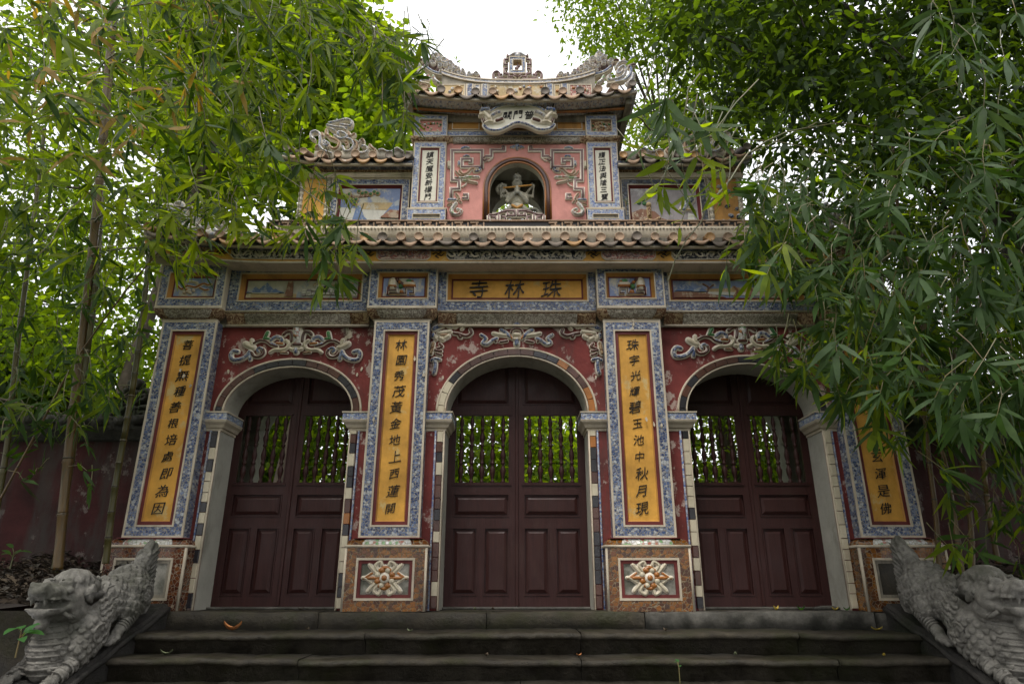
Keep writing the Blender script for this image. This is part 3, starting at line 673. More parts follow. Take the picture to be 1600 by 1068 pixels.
# cornice: cream lip, frieze of medallions, dark fascia
XE = [-4.33+i*8.74/64 for i in range(65)]
lift = lambda x: .125*max(0, (abs(x-.03)-2.7)/1.55)**2
gpart(MB().use('cream').sweepx([(.14, Z(412, -.14)+.002), (-.14, Z(412, -.14)), (-.175, Z(411, -.175)), (-.18, Z(409.5, -.18)), (-.175, Z(408, -.175)), (.14, Z(407, -.14))], XE, lift, True), 'cornice_lip')
YF = -.16; f0 = Z(408, YF)+.002; f1 = Z(386.5, YF)+.03
gpart(MB().use('yellow_panel').sweepx([(.14, f0), (YF, f0), (YF, f1), (.14, f1)], XE, lift, True), 'frieze')
def lobed(x0, x1, z0, z1, lf):
    c = (z1-z0)*.28; pts = [(x0, z0+c), (x0+c*.5, z0+c*.35), (x0+c, z0), (x1-c, z0), (x1-c*.5, z0+c*.35), (x1, z0+c), (x1, z1-c), (x1-c*.5, z1-c*.35), (x1-c, z1), (x0+c, z1), (x0+c*.5, z1-c*.35), (x0, z1-c)]
    return [(x, z+lf(x)) for x, z in pts]
MED = [(-4.02, -3.50, 'r'), (-3.30, -1.80, 'b'), (-1.62, -.99, 'r'), (-.81, .80, 'b'), (.98, 1.61, 'r'), (1.79, 3.36, 'b'), (3.56, 4.12, 'r')]
for x0, x1, t in MED:
    q = gempty('medallion')
    MB().use('cream').prism(lobed(x0, x1, f0+.008, Z(387.5, YF), lift), YF-.012, YF+.01).build('medallion_rim', q)
    MB().use('carved_black' if t == 'b' else 'carved_red').prism(lobed(x0+.012, x1-.012, f0+.02, Z(389.5, YF), lift), YF-.017, YF+.01).build('medallion_field', q)
    m = MB(); zc = (f0+Z(388, YF))/2; n = max(3, int((x1-x0)/.13))
    for i in range(n):
        xx = x0+(x1-x0)*(i+.5)/n; sg = 1 if i % 2 else -1; c = 'cream_glaze' if t == 'b' else 'carved_red'
        pts = [(xx-.055, zc+lift(xx)-sg*.02), (xx-.015, zc+lift(xx)+sg*.03), (xx+.03, zc+lift(xx)+sg*.02), (xx+.02, zc+lift(xx)-sg*.012)]
        m.use('cream' if t == 'b' else 'mauve', True).ribbon(catmull(pts, 3), .011, .012, YF-.016)
    m.use('cream_glaze' if t == 'b' else 'mauve', True).disc((x0+x1)/2, zc+lift((x0+x1)/2), .03, YF-.016, .018)
    m.build('medallion_scroll', q)
for xx in (-3.40, -1.71, -.90, .89, 1.70, 3.46):
    o = letter(gate, '卍', xx, YF-.012-.3, Z(397.5, YF)+lift(xx), .11, .78); o.name = 'fylfot'
def eave(parent, x0, x1, n, Y, zcap, lf, depth, rise, rcap, pal, pan_w, xs0=0, drop=.06, fdark='dark_blue_mosaic', fpy=386, fy=.05):
    """row of barrel tiles with round ends and drooping pan ends, over a dark fascia"""
    pitch = (x1-x0)/(n-1)
    cache = {}
    def tile(kind, mat):
        if (kind, mat) in cache: return cache[(kind, mat)]
        m = MB().use(mat, True); K = 9
        if kind == 'cap':
            R = []
            for yy, rr in ((0, rcap*.82), (-.008, rcap*.9), (-.004, rcap), (.012, rcap), (.014, rcap*.9), (depth, rcap*.9)):
                zz = rise*max(0, yy)/depth; R.append([(rr*math.cos(2*PI*i/K/1.0+.1), yy, rr*math.sin(2*PI*i/K+.1)+zz) for i in range(K)])
            v = [p for r in R for p in r]; f = [(i*K+j, i*K+(j+1) % K, (i+1)*K+(j+1) % K, (i+1)*K+j) for i in range(5) for j in range(K)] + [tuple(reversed(range(K)))]
            m.add(v, f)
        else:
            hw = pan_w/2; N = 8; arc = [(-hw+2*hw*i/N, -.035*math.sin(PI*i/N)) for i in range(N+1)]
            low = [(x*.97, z-drop*(.45+.55*math.sin(PI*i/N)**.7)) for i, (x, z) in enumerate(arc)]
            v = [(x, -.006, z) for x, z in arc] + [(x, -.02, z) for x, z in low] + [(x, .012, z) for x, z in arc] + [(x, -.002, z) for x, z in low] + [(x, depth, z+rise) for x, z in arc]
            M = N+1; f = []
            for i in range(N):
                f += [(i, i+1, M+i+1, M+i), (M+i, M+i+1, 3*M+i+1, 3*M+i), (2*M+i+1, 2*M+i, 3*M+i, 3*M+i+1), (2*M+i, 2*M+i+1, 4*M+i+1, 4*M+i), (i+1, i, 2*M+i, 2*M+i+1)]
            m.add(v, f)
        o = m.build('round_tile' if kind == 'cap' else 'pan_tile', parent); cache[(kind, mat)] = o.data; bpy.data.objects.remove(o); return cache[(kind, mat)]
    for i in range(n):
        x = x0+pitch*i; j = random.uniform
        put('round_tile', tile('cap', pick(pal)), parent, (x+j(-.006, .006), Y+j(-.012, .012), zcap+lf(x)+j(-.006, .006)), (j(-.04, .04), j(-1, 1), j(-.05, .05)), (j(.93, 1.05),)*3)
        if i < n-1:
            x += pitch/2
            put('pan_tile', tile('pan', pick(pal)), parent, (x+j(-.006, .006), Y+.012+j(-.01, .01), zcap-.035+lf(x)+j(-.006, .006)), (j(-.06, .06), j(-.05, .05), j(-.04, .04)), (j(.95, 1.06), 1, j(.85, 1.1)))
    xs = [x0-pitch*.3+(x1-x0+pitch*.6)*i/40 for i in range(41)]
    zt = zcap-.05; fz = zt-Z(fpy-1, Y+fy-.02)
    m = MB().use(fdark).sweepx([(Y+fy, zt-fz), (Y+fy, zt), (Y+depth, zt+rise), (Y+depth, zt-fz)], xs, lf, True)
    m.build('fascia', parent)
    m = MB().use('cream').sweepx([(Y+fy-.014, zt-fz-.012), (Y+fy-.02, zt-fz), (Y+fy-.014, zt-fz+.014), (Y+fy+.02, zt-fz+.014), (Y+fy+.02, zt-fz-.012)], xs, lf, True)
    m.build('fascia_lip', parent)
PT = [('clay_tile', .62), ('clay_tile_dark', .25), ('glazed_tile', .13)]
roof = gempty('main_roof')
YE = -.33; zc = Z(369, YE)
eave(roof, -4.22, 4.28, 42, YE, zc, lift, .42, .09, .058, PT, .185, fpy=386, fy=.07)
MB().use('weathered').sweepx([(YE+.12, Z(385, YE+.12)), (YE+.1, f1+.06), (.12, f1+.16), (.12, f1+.0)], XE, lift, True).build('roof_bed', roof)
MB().use('weathered').box(-4.2, 4.3, .1, 2.5, 3.9, 4.12).build('roof_slab', roof)
# bead band and fret band at the foot of the upper storey
zb0, zb1, zf1 = Z(363, -.02), Z(354, -.02), Z(343.5, .03)
XB = [-3.05+i*6.2/50 for i in range(51)]
m = MB().use('cream', True).sweepx([(.1, zb0-.1), (-.03, zb0-.1), (-.035, zb0), (-.045, (zb0+zb1)/2), (-.03, zb1), (.1, zb1)], XB, closed=True)
for i in range(150):
    x = -3.0+i*.041; m.use('carved_cream' if i % 3 else 'cream', True).disc(x, (zb0+zb1)/2, .016, -.042, .014, n=6)
gpart(m, 'bead_band').location.z = 0
m = MB().use('ink').box(-3.0, 3.1, .045, .1, zb1, zf1)
m.use('clay_tile').box(-3.0, 3.1, .025, .07, zb1, zb1+.014).box(-3.0, 3.1, .025, .07, zf1-.014, zf1)
gpart(m, 'fret_band')
fr = gempty('fret_band'); 
u = .19; H = zf1-zb1-.028; z0 = zb1+.014
mt = MB()
mt.use('clay_tile').box(-.008, .008, .026, .06, 0, H*.55).box(-u*.25, u*.25, .026, .06, H*.45, H*.45+.014).box(u*.5-.008, u*.5+.008, .026, .06, H*.42, H).box(u*.25, u*.75, .026, .06, H*.36, H*.36+.014) if False else \
mt.use('clay_tile').box(-u*.30, u*.30, .026, .06, H*.2, H*.2+.016).box(-.009, .009, .0265, .06, H*.2+.016, H*.66).box(-u*.42, u*.12, .0263, .06, H*.66, H*.66+.016).box(u*.40, u*.42+.012, .0262, .06, 0, H*.78)
first = mt.build('fret_key', fr); me = first.data; x = -2.95
first.location = (x, 0, z0)
while x < 2.95:
    x += u
    if abs(x-.01) < .33: continue
    put('fret_key', me, fr, (x, random.uniform(-.002, .002), z0))
# ================================================================== relief ornaments of the lower storey
def zo(ox, oy, s, Y, pts, mir=None):
    """points traced in metres on the facade plane from positions on it; mir mirrors them about x = mir"""
    out = []
    for a, b in pts:
        x, z = W(ox+a*s, oy+b*s, Y)
        out.append((2*mir-x if mir is not None else x, z))
    return out
YW = .215
SIDE = [([(205,320),(165,312),(138,350),(150,395),(200,402),(260,385),(305,350),(325,320)], 26, 'blue_mosaic'), ([(330,330),(330,395)], 24, 'blue_mosaic'),
 ([(345,330),(375,368),(430,368),(468,335),(462,298)], 20, 'brown_glaze'), ([(462,298),(430,280),(402,300),(415,325)], 17, 'blue_mosaic'),
 ([(285,240),(320,262),(360,278)], 34, 'cream_glaze'), ([(345,205),(350,250)], 24, 'cream_glaze'),
 ([(370,235),(430,208),(490,215),(540,250),(600,268)], 17, 'brown_glaze'), ([(480,185),(505,130)], 26, 'green_glaze'), ([(470,188),(520,190)], 16, 'green_glaze'),
 ([(540,205),(590,172),(635,185),(650,215)], 24, 'blue_mosaic'), ([(545,240),(585,258)], 20, 'blue_mosaic'), ([(600,235),(655,240)], 18, 'amber_glaze'),
 ([(530,325),(575,300),(640,300),(692,282),(715,240),(690,208)], 20, 'cream_glaze'), ([(668,150),(700,125),(740,125),(750,165),(745,215)], 24, 'brown_glaze'),
 ([(640,325),(700,330)], 15, 'carved_brown'), ([(735,290),(760,300)], 22, 'cream_glaze')]
SIDEC = [([(800,105),(800,225)], 52, 'white_mosaic'), ([(770,250),(830,250)], 26, 'brown_glaze'), ([(785,300),(790,325)], 32, 'blue_mosaic'), ([(780,160),(800,200)], 26, 'amber_glaze')]
def ornament(name, ox, oy, s, Y, sides, centre, axis, h=.04):
    m = MB(); ax = W(ox+axis*s, oy+200*s, Y)[0]; k = s*7.3/FPX
    for pts, w, c in sides:
        for mi in (None, ax): stroke(m, zo(ox, oy, s, Y, pts, mi), w*k*1.05, c, Y, h)
    for pts, w, c in centre: stroke(m, zo(ox, oy, s, Y, pts), w*k*1.05, c, Y, h*1.35)
    return gpart(m, name)
ornament('relief_ornament', 340, 500, .15625, YW, SIDE, SIDEC, 800)
ornament('relief_ornament', 1030, 493, .1613, YW, SIDE, SIDEC, 800)
MIDS = [([(470,165),(508,195),(482,235),(520,248),(570,212),(605,195)], 20, 'blue_mosaic'), ([(580,150),(620,160),(690,168)], 22, 'cream_glaze'), ([(650,122),(690,150),(725,182)], 24, 'blue_mosaic'),
 ([(640,228),(700,218)], 15, 'brown_glaze'), ([(595,215),(598,225)], 16, 'brown_glaze'), ([(690,95),(735,90)], 16, 'cream_glaze'), ([(745,200),(725,170)], 14, 'amber_glaze')]
MIDC = [([(760,85),(785,68),(810,85)], 24, 'blue_mosaic'), ([(735,148),(750,120),(785,110),(820,120),(835,148)], 15, 'brown_glaze'), ([(770,165),(800,165)], 26, 'cream_glaze'), ([(785,210),(785,248)], 30, 'blue_mosaic'), ([(755,205),(815,205)], 14, 'cream_glaze')]
ornament('relief_ornament', 670, 495, .175, YW, MIDS, MIDC, 785)
m = MB(); s = .175; k = s*7.3/FPX
CORN = [([(50,110),(90,90),(120,80)], 30, 'blue_mosaic'), ([(180,85),(205,85)], 26, 'blue_mosaic'), ([(235,95),(280,70),(310,85),(295,110)], 20, 'cream_glaze'), ([(225,150),(270,158),(335,175),(380,150),(372,115)], 20, 'brown_glaze'),
 ([(275,170),(285,185)], 24, 'brown_glaze'), ([(90,150),(190,135)], 24, 'cream_glaze'), ([(100,190),(130,205)], 26, 'cream_glaze'), ([(150,190),(175,175)], 26, 'cream_glaze'), ([(115,165),(160,165)], 22, 'clay_tile'), ([(60,180),(65,200)], 24, 'cream_glaze'),
 ([(40,160),(40,180)], 20, 'blue_mosaic'), ([(40,240),(30,290),(20,330)], 24, 'carved_brown'), ([(100,245),(118,270),(70,290)], 18, 'brown_glaze'), ([(60,300),(112,310)], 18, 'brown_glaze'), ([(70,330),(112,345)], 16, 'brown_glaze'), ([(30,390),(60,375),(100,385)], 20, 'blue_mosaic'), ([(60,400),(60,450),(48,505)], 22, 'blue_mosaic')]
ax = W(807, 560, YW)[0]
for mi in (None, ax):
    m = MB()
    for pts, w_, c in CORN: stroke(m, zo(670, 495, s, YW, pts, mi), w_*k*1.05, c, YW, .045)
    gpart(m, 'corner_flower')
# lime runs and broken plaster on the walls and borders (raised repairs)
def blotch(m, x, z, r, Y, h=.006):
    n = 11; pts = [(x+r*random.uniform(.25, .8)*math.cos(2*PI*i/n), z+r*random.uniform(.5, 1.6)*math.sin(2*PI*i/n)) for i in range(n)]
    m.use('cream').prism(pts, Y-h, Y+.002)
for px, py in ((546,505),(543,515),(547,523),(540,532),(533,540)): m = MB(); blotch(m, *W(px, py, YW), .05, YW, .012); gpart(m, 'mortar_patch')
for px, py in ((565,577),(558,585),(357,580),(362,592),(350,610),(700,508),(692,590),(862,507),(931,590)): m = MB(); blotch(m, *W(px, py, YW), .022, YW); gpart(m, 'mortar_patch')
for px, py in ((989,500),(989,506),(989,513),(987,480),(1010,655),(1022,662),(1034,664),(282,578),(287,588),(297,603),(662,586),(584,655),(648,560)): m = MB(); blotch(m, *W(px, py, .05), .022, .053, .008); gpart(m, 'mortar_patch')
# ================================================================== upper storey
YU = .15
zu0 = 4.25
up = gempty('upper_storey')
def uz(py): return Z(py, YU)
NB = 1.33
# niche wall: arched opening right through, inside lined grey, rear wall with a smaller round opening
m = MB(); nx = .008; zs = Z(292, YU)
arched_wall(m, -.93, .95, zu0, 5.66, YU+.06, YU+.16, [(nx, .345, zs, Z(250.5, YU)-zs)], 'pink_plaster', 'white_wash', 'white_wash'); m.build('niche_wall', up)
m = MB(); arched_wall(m, -.93, .95, zu0, 5.66, YU+.72, YU+.9, [(nx, .345, 4.93, .345)], 'weathered', 'white_wash', 'pink_plaster'); m.build('niche_back', up)
MB().use('white_wash').box(-.93, -.42, YU+.162, YU+.718, zu0, 5.66).box(.43, .95, YU+.162, YU+.718, zu0, 5.66).box(-.42, .43, YU+.162, YU+.718, 5.5, 5.66).box(-.42, .43, YU+.0, YU+.9, 4.05, 4.42).build('niche_lining', up)
def archline(o, N=24): return [(nx+(.345+o), 4.43)] + [(nx+(.345+o)*math.cos(PI*i/N), zs+(Z(250.5, YU)-zs+o)*math.sin(PI*i/N)) for i in range(N+1)] + [(nx-(.345+o), 4.43)]
m = MB()
for o, w_, c, h in ((.012, .012, 'amber_glaze', .015), (.045, .022, 'brown_glaze', .03), (.078, .010, 'amber_glaze', .015)): m.use(c, True).ribbon(archline(o), w_, h, YU+.06, square=True)
m.build('niche_border', up)
# dragon fret reliefs
m = MB(); s = .1217; k = s*7.9/FPX; YR = YU+.058
FR = [([(805,75),(805,130),(640,130),(640,210),(560,210)], 26, 'mauve', 0), ([(805,90),(780,85),(785,115)], 14, 'mauve', 1), ([(555,225),(530,240),(550,270),(580,255)], 14, 'mauve', 1), ([(600,270),(640,245),(655,225)], 9, 'cream', 1),
 ([(520,365),(520,135),(137,135),(137,515),(225,515),(225,625),(127,625),(127,735)], 26, 'mauve', 0), ([(520,345),(262,345),(262,245),(385,245),(385,285),(345,285)], 24, 'mauve', 0),
 ([(262,745),(330,745),(330,697),(275,697)], 22, 'mauve', 0), ([(265,600),(300,580),(320,555)], 9, 'cream', 1),
 ([(235,395),(275,440),(330,425),(380,375),(425,370),(425,405)], 24, 'clay_tile', 1), ([(185,400),(230,450),(290,465)], 12, 'clay_tile', 1), ([(180,485),(260,490),(330,480)], 13, 'white_mosaic', 1), ([(330,475),(470,475)], 26, 'white_mosaic', 1), ([(270,520),(340,530)], 14, 'white_mosaic', 1),
 ([(350,530),(400,540),(450,550)], 20, 'cream_glaze', 1), ([(440,410),(480,400),(500,375),(480,365)], 18, 'blue_mosaic', 1), ([(265,110),(310,95),(350,105)], 24, 'pale_blue_mosaic', 1), ([(95,285),(98,345)], 26, 'cream_glaze', 1), ([(290,215),(320,205),(350,210)], 20, 'pale_blue_mosaic', 1), ([(225,280),(225,320)], 22, 'pale_blue_mosaic', 1),
 ([(190,690),(220,730),(225,760)], 20, 'clay_tile', 1), ([(95,765),(180,765)], 24, 'pale_blue_mosaic', 1), ([(85,830),(130,815)], 16, 'clay_tile', 1), ([(185,810),(130,885),(150,945),(215,950),(250,905),(210,885)], 27, 'white_mosaic', 1), ([(235,785),(250,795)], 18, 'clay_tile', 1)]
for mi in (None, nx):
    m = MB()
    for pts, w_, c, sm in FR: stroke(m, zo(690, 220, s, YR, pts, mi), w_*k, c, YR, .03 if sm == 0 else .045, smooth=bool(sm), square=(sm == 0))
    m.build('dragon_fret', up)
m = MB()
for dx, dz, r in ((0, .03, .032), (-.05, .015, .024), (.05, .015, .024), (0, -.012, .022), (-.08, .01, .014), (.08, .01, .014)): m.use('cream', True).disc(nx+dx, Z(232, YR)+dz, r*1.2, YR, .02).use('pale_blue_mosaic').disc(nx+dx, Z(232, YR)+dz, r, YR, .03)
m.build('lotus_boss', up)
# sill ornament in front of the niche
m = MB(); Y = YU-.02; s = .131; k = s*7.6/FPX
SL = [([(375,850),(490,850),(490,908),(405,908),(405,875)], 24, 'mauve', 0), ([(195,895),(250,895),(340,862),(380,862)], 22, 'mauve', 1), ([(180,905),(180,965),(262,965),(262,925),(215,925)], 22, 'mauve', 0), ([(300,895),(300,972),(378,972),(378,925),(335,925)], 22, 'mauve', 0), ([(425,965),(450,985),(435,960)], 30, 'blue_mosaic', 1)]
ax = W(740+508*s, 330, Y)[0]
for mi in (None, ax):
    for pts, w_, c, sm in SL: stroke(m, zo(740, 220, s, Y, pts, mi), w_*k, c, Y, .05, smooth=bool(sm), square=(sm == 0))
stroke(m, zo(740, 220, s, Y, [(490,1010),(510,985),(530,1010)]), 30*k, 'blue_mosaic', Y, .06)
m.use('weathered').box(-.30, .32, YU-.01, YU+.1, Z(346, YU), Z(332, YU)); m.build('niche_sill', up)
# columns
UC = [(-1.318, -.902), (.902, 1.296)]
UT = ['鎮天魔安新禪門', '護正法興隆三寶']
for k, (x0, x1) in enumerate(UC):
    c = gempty('upper_column'); z0, z1 = Z(325, YU), Z(222, YU)
    MB().use('pale_blue_mosaic').ring(x0+.003, x1-.003, z0, z1, .05, YU+.01, YU+.5).build('column_body', c)
    _, r = framed(c, x0, x1, z0, z1, YU, [(.012, 'outer_frame', 'cream', -.004), (.062, 'mosaic_border', 'pale_blue_mosaic', 0), (.014, 'inner_frame', 'cream', -.006), (.02, 'red_frame', 'dark_red', .01)], ('ivory_panel', .02), 'inscription_panel')
    cx = (x0+x1)/2
    for i, ch in enumerate(UT[k]): letter(c, ch, cx+random.uniform(-.006, .006), YU+.018, r[3]-.075-(r[3]-r[2]-.14)*i/6, .095*random.uniform(.92, 1.1), random.uniform(-.05, .05))
    zb0, zb1 = Z(343, YU-.03), Z(326, YU-.03)
    m = MB().use('pale_blue_mosaic').ring(x0-.03, x1+.03, zb0-.05, zb1-.002, .03, YU-.02, YU+.5); m.use('cream').wrap(x0-.03, x1+.03, YU-.02, YU+.3, [(0, zb1-.004), (.01, zb1), (.01, zb1+.014), (-.03, zb1+.016)])
    m.build('column_base', c)
    framed(c, x0-.03, x1+.03, zb0-.05, zb1-.004, YU-.03, [(.008, 'outer_frame', 'cream', -.002), (.055, 'mosaic_border', 'pale_blue_mosaic', 0), (.01, 'inner_frame', 'cream', -.003)], ('weathered', .02), 'base_panel')
    # capital block
    zc0, zc1 = Z(212.5, YU-.04), Z(180, YU-.04)
    m = MB().use('carved_brown', True).wrap(x0+.0, x1-.0, YU, YU+.5, [(0, z1+.002), (.03, z1+.02), (.05, z1+.06), (.045, zc0-.005)]); m.use('carved_cream', True).wrap(x0+.1, x1-.1, YU-.006, YU+.02, [(0.02, z1+.02), (.045, z1+.058), (.042, zc0-.02)])
    m.use('pale_blue_mosaic').ring(x0-.003, x1+.003, zc0, zc1, .03, YU-.03, YU+.5); m.build('capital_body', c)
    _, r = framed(c, x0-.006, x1+.006, zc0, zc1, YU-.042, [(.01, 'outer_frame', 'cream', -.004), (.05, 'mosaic_border', 'pale_blue_mosaic', 0), (.012, 'inner_frame', 'cream', -.004)], ('carved_brown' if k else 'pink_plaster', .025), 'capital_panel')
    m = MB()
    for i in range(16):
        a = random.uniform(r[0]+.02, r[1]-.02); b = random.uniform(r[2]+.02, r[3]-.02)
        m.use(['cream_glaze', 'green_glaze', 'amber_glaze', 'white_mosaic'][i % 4], True).disc(a, b, random.uniform(.012, .02), YU-.017, .02, n=7)
    m.build('flower_relief', c)['kind'] = 'stuff'
# band between the columns
z1 = Z(222, YU); zc0 = Z(212.5, YU)
m = MB().use('carved_brown', True).sweepx([(YU+.1, z1-.03), (YU+.08, z1), (YU+.03, z1+.05), (YU+.03, zc0+.01), (YU+.1, zc0+.01)], [-.9, .9], closed=True)
m.use('carved_cream', True).sweepx([(YU+.05, z1+.005), (YU+.022, z1+.04), (YU+.022, zc0), (YU+.05, zc0)], [-.82, .82], closed=True); m.build('moulding', up)
zp = Z(204, YU)
MB().use('pale_blue_mosaic').box(-.9, .9, YU+.02, YU+.2, zc0+.01, zp).build('mosaic_border', up)
MB().use('cream').box(-.9, .9, YU+.01, YU+.2, zp, zp+.014).box(-.9, .9, YU+.012, YU+.2, zc0+.008, zc0+.018).build('string_course', up)
zq = 6.14
MB().use('yellow_dull').box(-1.30, 1.28, YU+.03, YU+.9, zp+.014, zq).build('attic_wall', up)
for a, b in ((X(706, 195, YU), X(749, 195, YU)), (X(870, 195, YU), X(910, 195, YU))):
    f = gempty('attic_panel'); _, r = framed(f, a, b, zp+.03, Z(192, YU)+.03, YU+.02, [(.01, 'inner_frame', 'cream', -.006), (.015, 'reveal', 'yellow_dull', (0, .02))], ('carved_brown', .02), 'panel')
# scroll-shaped name board
pq = gempty('name_board'); YP = YU-.21; s = .08125; ox, oy = 745, 160
top = [(270,175),(400,100),(560,60),(790,45),(1030,60),(1190,105),(1290,165)]
bot = [(140,450),(190,510),(300,548),(440,540),(560,490),(700,420),(790,400),(900,415),(1040,465),(1160,520),(1290,535),(1420,500),(1480,440)]
tp = zo(ox, oy, s, YP, catmull(top, 4)); bp_ = zo(ox, oy, s, YP, catmull(bot, 4))
M_ = len(tp); idx = [int(round(i*(len(bp_)-1)/(M_-1))) for i in range(M_)]
m = MB().use('ivory_panel')
poly = tp + bp_[::-1]; m.prism(poly, YP, YP+.09); m.build('board', pq)
m = MB(); k = s*8/FPX
stroke(m, tp, 30*k, 'pale_blue_mosaic', YP, .03, smooth=False); stroke(m, bp_, 42*k, 'blue_mosaic', YP, .035, smooth=False); m.build('board_border', pq)
for mi in (None, W(ox+790*s, oy+300*s, YP)[0]):
    m = MB(); z_ = lambda p: zo(ox, oy, s, YP, p, mi)
    stroke(m, z_([(90,200),(150,190),(230,180)]), 40*k, 'pale_blue_mosaic', YP, .09); stroke(m, z_([(150,240),(200,290),(240,340)]), 70*k, 'cream_glaze', YP, .07)
    stroke(m, z_([(60,290),(110,280)]), 34*k, 'cream_glaze', YP, .08); stroke(m, z_([(300,290),(370,240),(440,220)]), 48*k, 'ridge_mosaic', YP, .07)
    stroke(m, z_([(390,380),(480,350)]), 60*k, 'brown_glaze', YP, .06); stroke(m, z_([(110,350),(140,420)]), 26*k, 'brown_glaze', YP, .06); stroke(m, z_([(150,440),(230,400),(310,410)]), 30*k, 'cream_glaze', YP, .06)
    stroke(m, z_([(110,30),(110,80),(130,140)]), 26*k, 'black_glaze', YP, .05)
    m.build('board_scroll', pq)
for ch, a, b in (('闗', 590, 265), ('門', 795, 240), ('普', 1010, 250)):
    x, z = W(ox+a*s, oy+b*s, YP); letter(pq, ch, x, YP-.006, z, .135, 0)
# ------------------------------------------------------------------ wings
YG = .26
for sgn, xa, xb in ((-1, -2.80, -1.318), (1, 1.30, 2.90)):
    g = gempty('upper_wing'); zt = 5.03
    x0, x1 = xa, xb
    MB().use('weathered').box(x0, x1, YG+.1, 1.0, zu0, 5.2).build('wing_body', g)
    pyt = 286 if sgn < 0 else 283
    p0, p1 = (-2.36, -1.36) if sgn < 0 else (1.33, 2.42)
    zt = Z(281, YG)
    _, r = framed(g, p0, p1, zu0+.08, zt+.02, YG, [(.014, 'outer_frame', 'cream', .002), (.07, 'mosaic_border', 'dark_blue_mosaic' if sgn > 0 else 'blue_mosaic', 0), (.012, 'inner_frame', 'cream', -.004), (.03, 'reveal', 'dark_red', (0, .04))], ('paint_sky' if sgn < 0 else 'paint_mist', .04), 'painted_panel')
    m = MB(); Y = YG+.04; A = lambda u, v: (r[0]+u*(r[1]-r[0]), r[2]+v*(r[3]-r[2]))
    if sgn < 0:
        m.use('paint_ochre').prism([A(.25, .45), A(.9, .42), A(.88, .62), A(.3, .62)], Y-.006, Y+.01)
        m.use('paint_white').prism([A(0, .1), A(1, .1), A(1, .4), A(0, .5)], Y-.004, Y+.01)
        m.use('paint_blue').prism([A(.22, .1), A(.52, .1), A(.42, .25), A(.34, .55), A(.28, .5)], Y-.02, Y+.01)
        m.use('paint_blue').prism([A(.75, .3), A(1, .3), A(1, .7), A(.9, .6)], Y-.018, Y+.01)
        m.use('paint_rust').prism([A(.7, .22), A(1, .2), A(1, .4), A(.85, .42)], Y-.024, Y+.01)
        for u, v in ((.3, .92), (.36, .86), (.42, .88), (.5, .84), (.56, .9), (.62, .86), (.08, .8), (.14, .84), (.2, .66), (.24, .6), (.26, .7)):
            m.use('paint_ochre', True).disc(*A(u, v), .036, Y, .02, n=9).use('paint_green').disc(*A(u, v), .026, Y, .028, n=9)
        stroke(m, [A(.1, .82), A(.25, .78), (A(.45, .8))], .016, 'paint_rust', Y, .02, out='paint_rust')
    else:
        m.use('paint_rust').prism([A(0, 0), A(.6, 0), A(.55, .15), A(.45, .2), A(.35, .38), A(.15, .45), A(0, .35)], Y-.012, Y+.01)
        m.use('paint_white').prism([A(.82, .02), A(.95, .02), A(.93, .3), A(.85, .35)], Y-.01, Y+.01)
        stroke(m, [A(.78, .45), A(.86, .6), A(.92, .7)], .05, 'blue_mosaic', Y, .04); stroke(m, [A(.72, .42), A(.95, .42)], .02, 'paint_ochre', Y, .03)
        stroke(m, [A(.22, .14), A(.34, .12), (A(.4, .18))], .03, 'carved_brown', Y, .05, out='paint_ochre'); stroke(m, [A(.26, .25), A(.26, .45)], .03, 'carved_brown', Y, .05, out='paint_ochre'); m.use('paint_ochre', True).disc(*A(.26, .55), .035, Y, .05)
        for u, v in ((.18, .7), (.22, .78), (.12, .62), (.2, .6)): m.use('paint_green', True).disc(*A(u, v), .03, Y, .02, n=8)
    m.build('painted_relief', g)
    # narrow outer panel and cream rods
    q0, q1 = (x0+.06, p0-.04) if sgn < 0 else (p1+.04, x1-.06)
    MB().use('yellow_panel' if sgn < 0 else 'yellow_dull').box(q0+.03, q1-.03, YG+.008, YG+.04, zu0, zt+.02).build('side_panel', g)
    m = MB().use('carved_cream', True)
    for xx in (q0, q1): m.lathe([(.03, zu0), (.03, zt+.02)], xx, YG+.02, 10)
    m.use('cream_glaze', True)
    for xx in (q0, q1):
        for i in range(9): m.lathe([(.032, zu0+.08*i), (.037, zu0+.08*i+.012), (.037, zu0+.08*i+.03), (.032, zu0+.08*i+.04)], xx, YG+.02, 10)
    m.build('bead_rod', g)
    if sgn > 0:
        m = MB()
        for i in range(26): m.use(['ridge_mosaic', 'carved_black', 'blue_mosaic'][i % 3], True).disc(random.uniform(q0+.09, q1-.03), random.uniform(zu0+.05, zt), random.uniform(.02, .045), YG+.01, .03, n=8)
        m.build('side_relief', g)['kind'] = 'stuff'
    zz = zt+.022
    m = MB().use('cream', True).sweepx([(YG+.1, zz), (YG-.02, zz), (YG-.03, zz+.012), (YG-.02, zz+.03), (YG-.05, zz+.045), (YG-.05, zz+.06), (YG+.1, zz+.06)], [x0-.02, x1], closed=True)
    m.use('carved_brown', True).sweepx([(YG+.1, zz+.06), (YG-.045, zz+.061), (YG-.08, Z(264, .18)), (.16, Z(258.5, .16)), (YG+.1, Z(258, .2))], [x0-.03, x1], closed=True)
    m.build('cornice', g)
    rf = gempty('wing_roof'); lw = lambda x: .10*max(0, (abs(x)-2.3)/.6)**2 if abs(x) > 2.3 else 0
    a, b = (x0-.10, x1-.06) if sgn < 0 else (x1+.02, x0+.05)
    a, b = min(a, b), max(a, b)
    eave(rf, a, b, 8, 0.02, Z(241, .02), lw, .4, .14, .056, PT, .185, fpy=257, fy=.06)
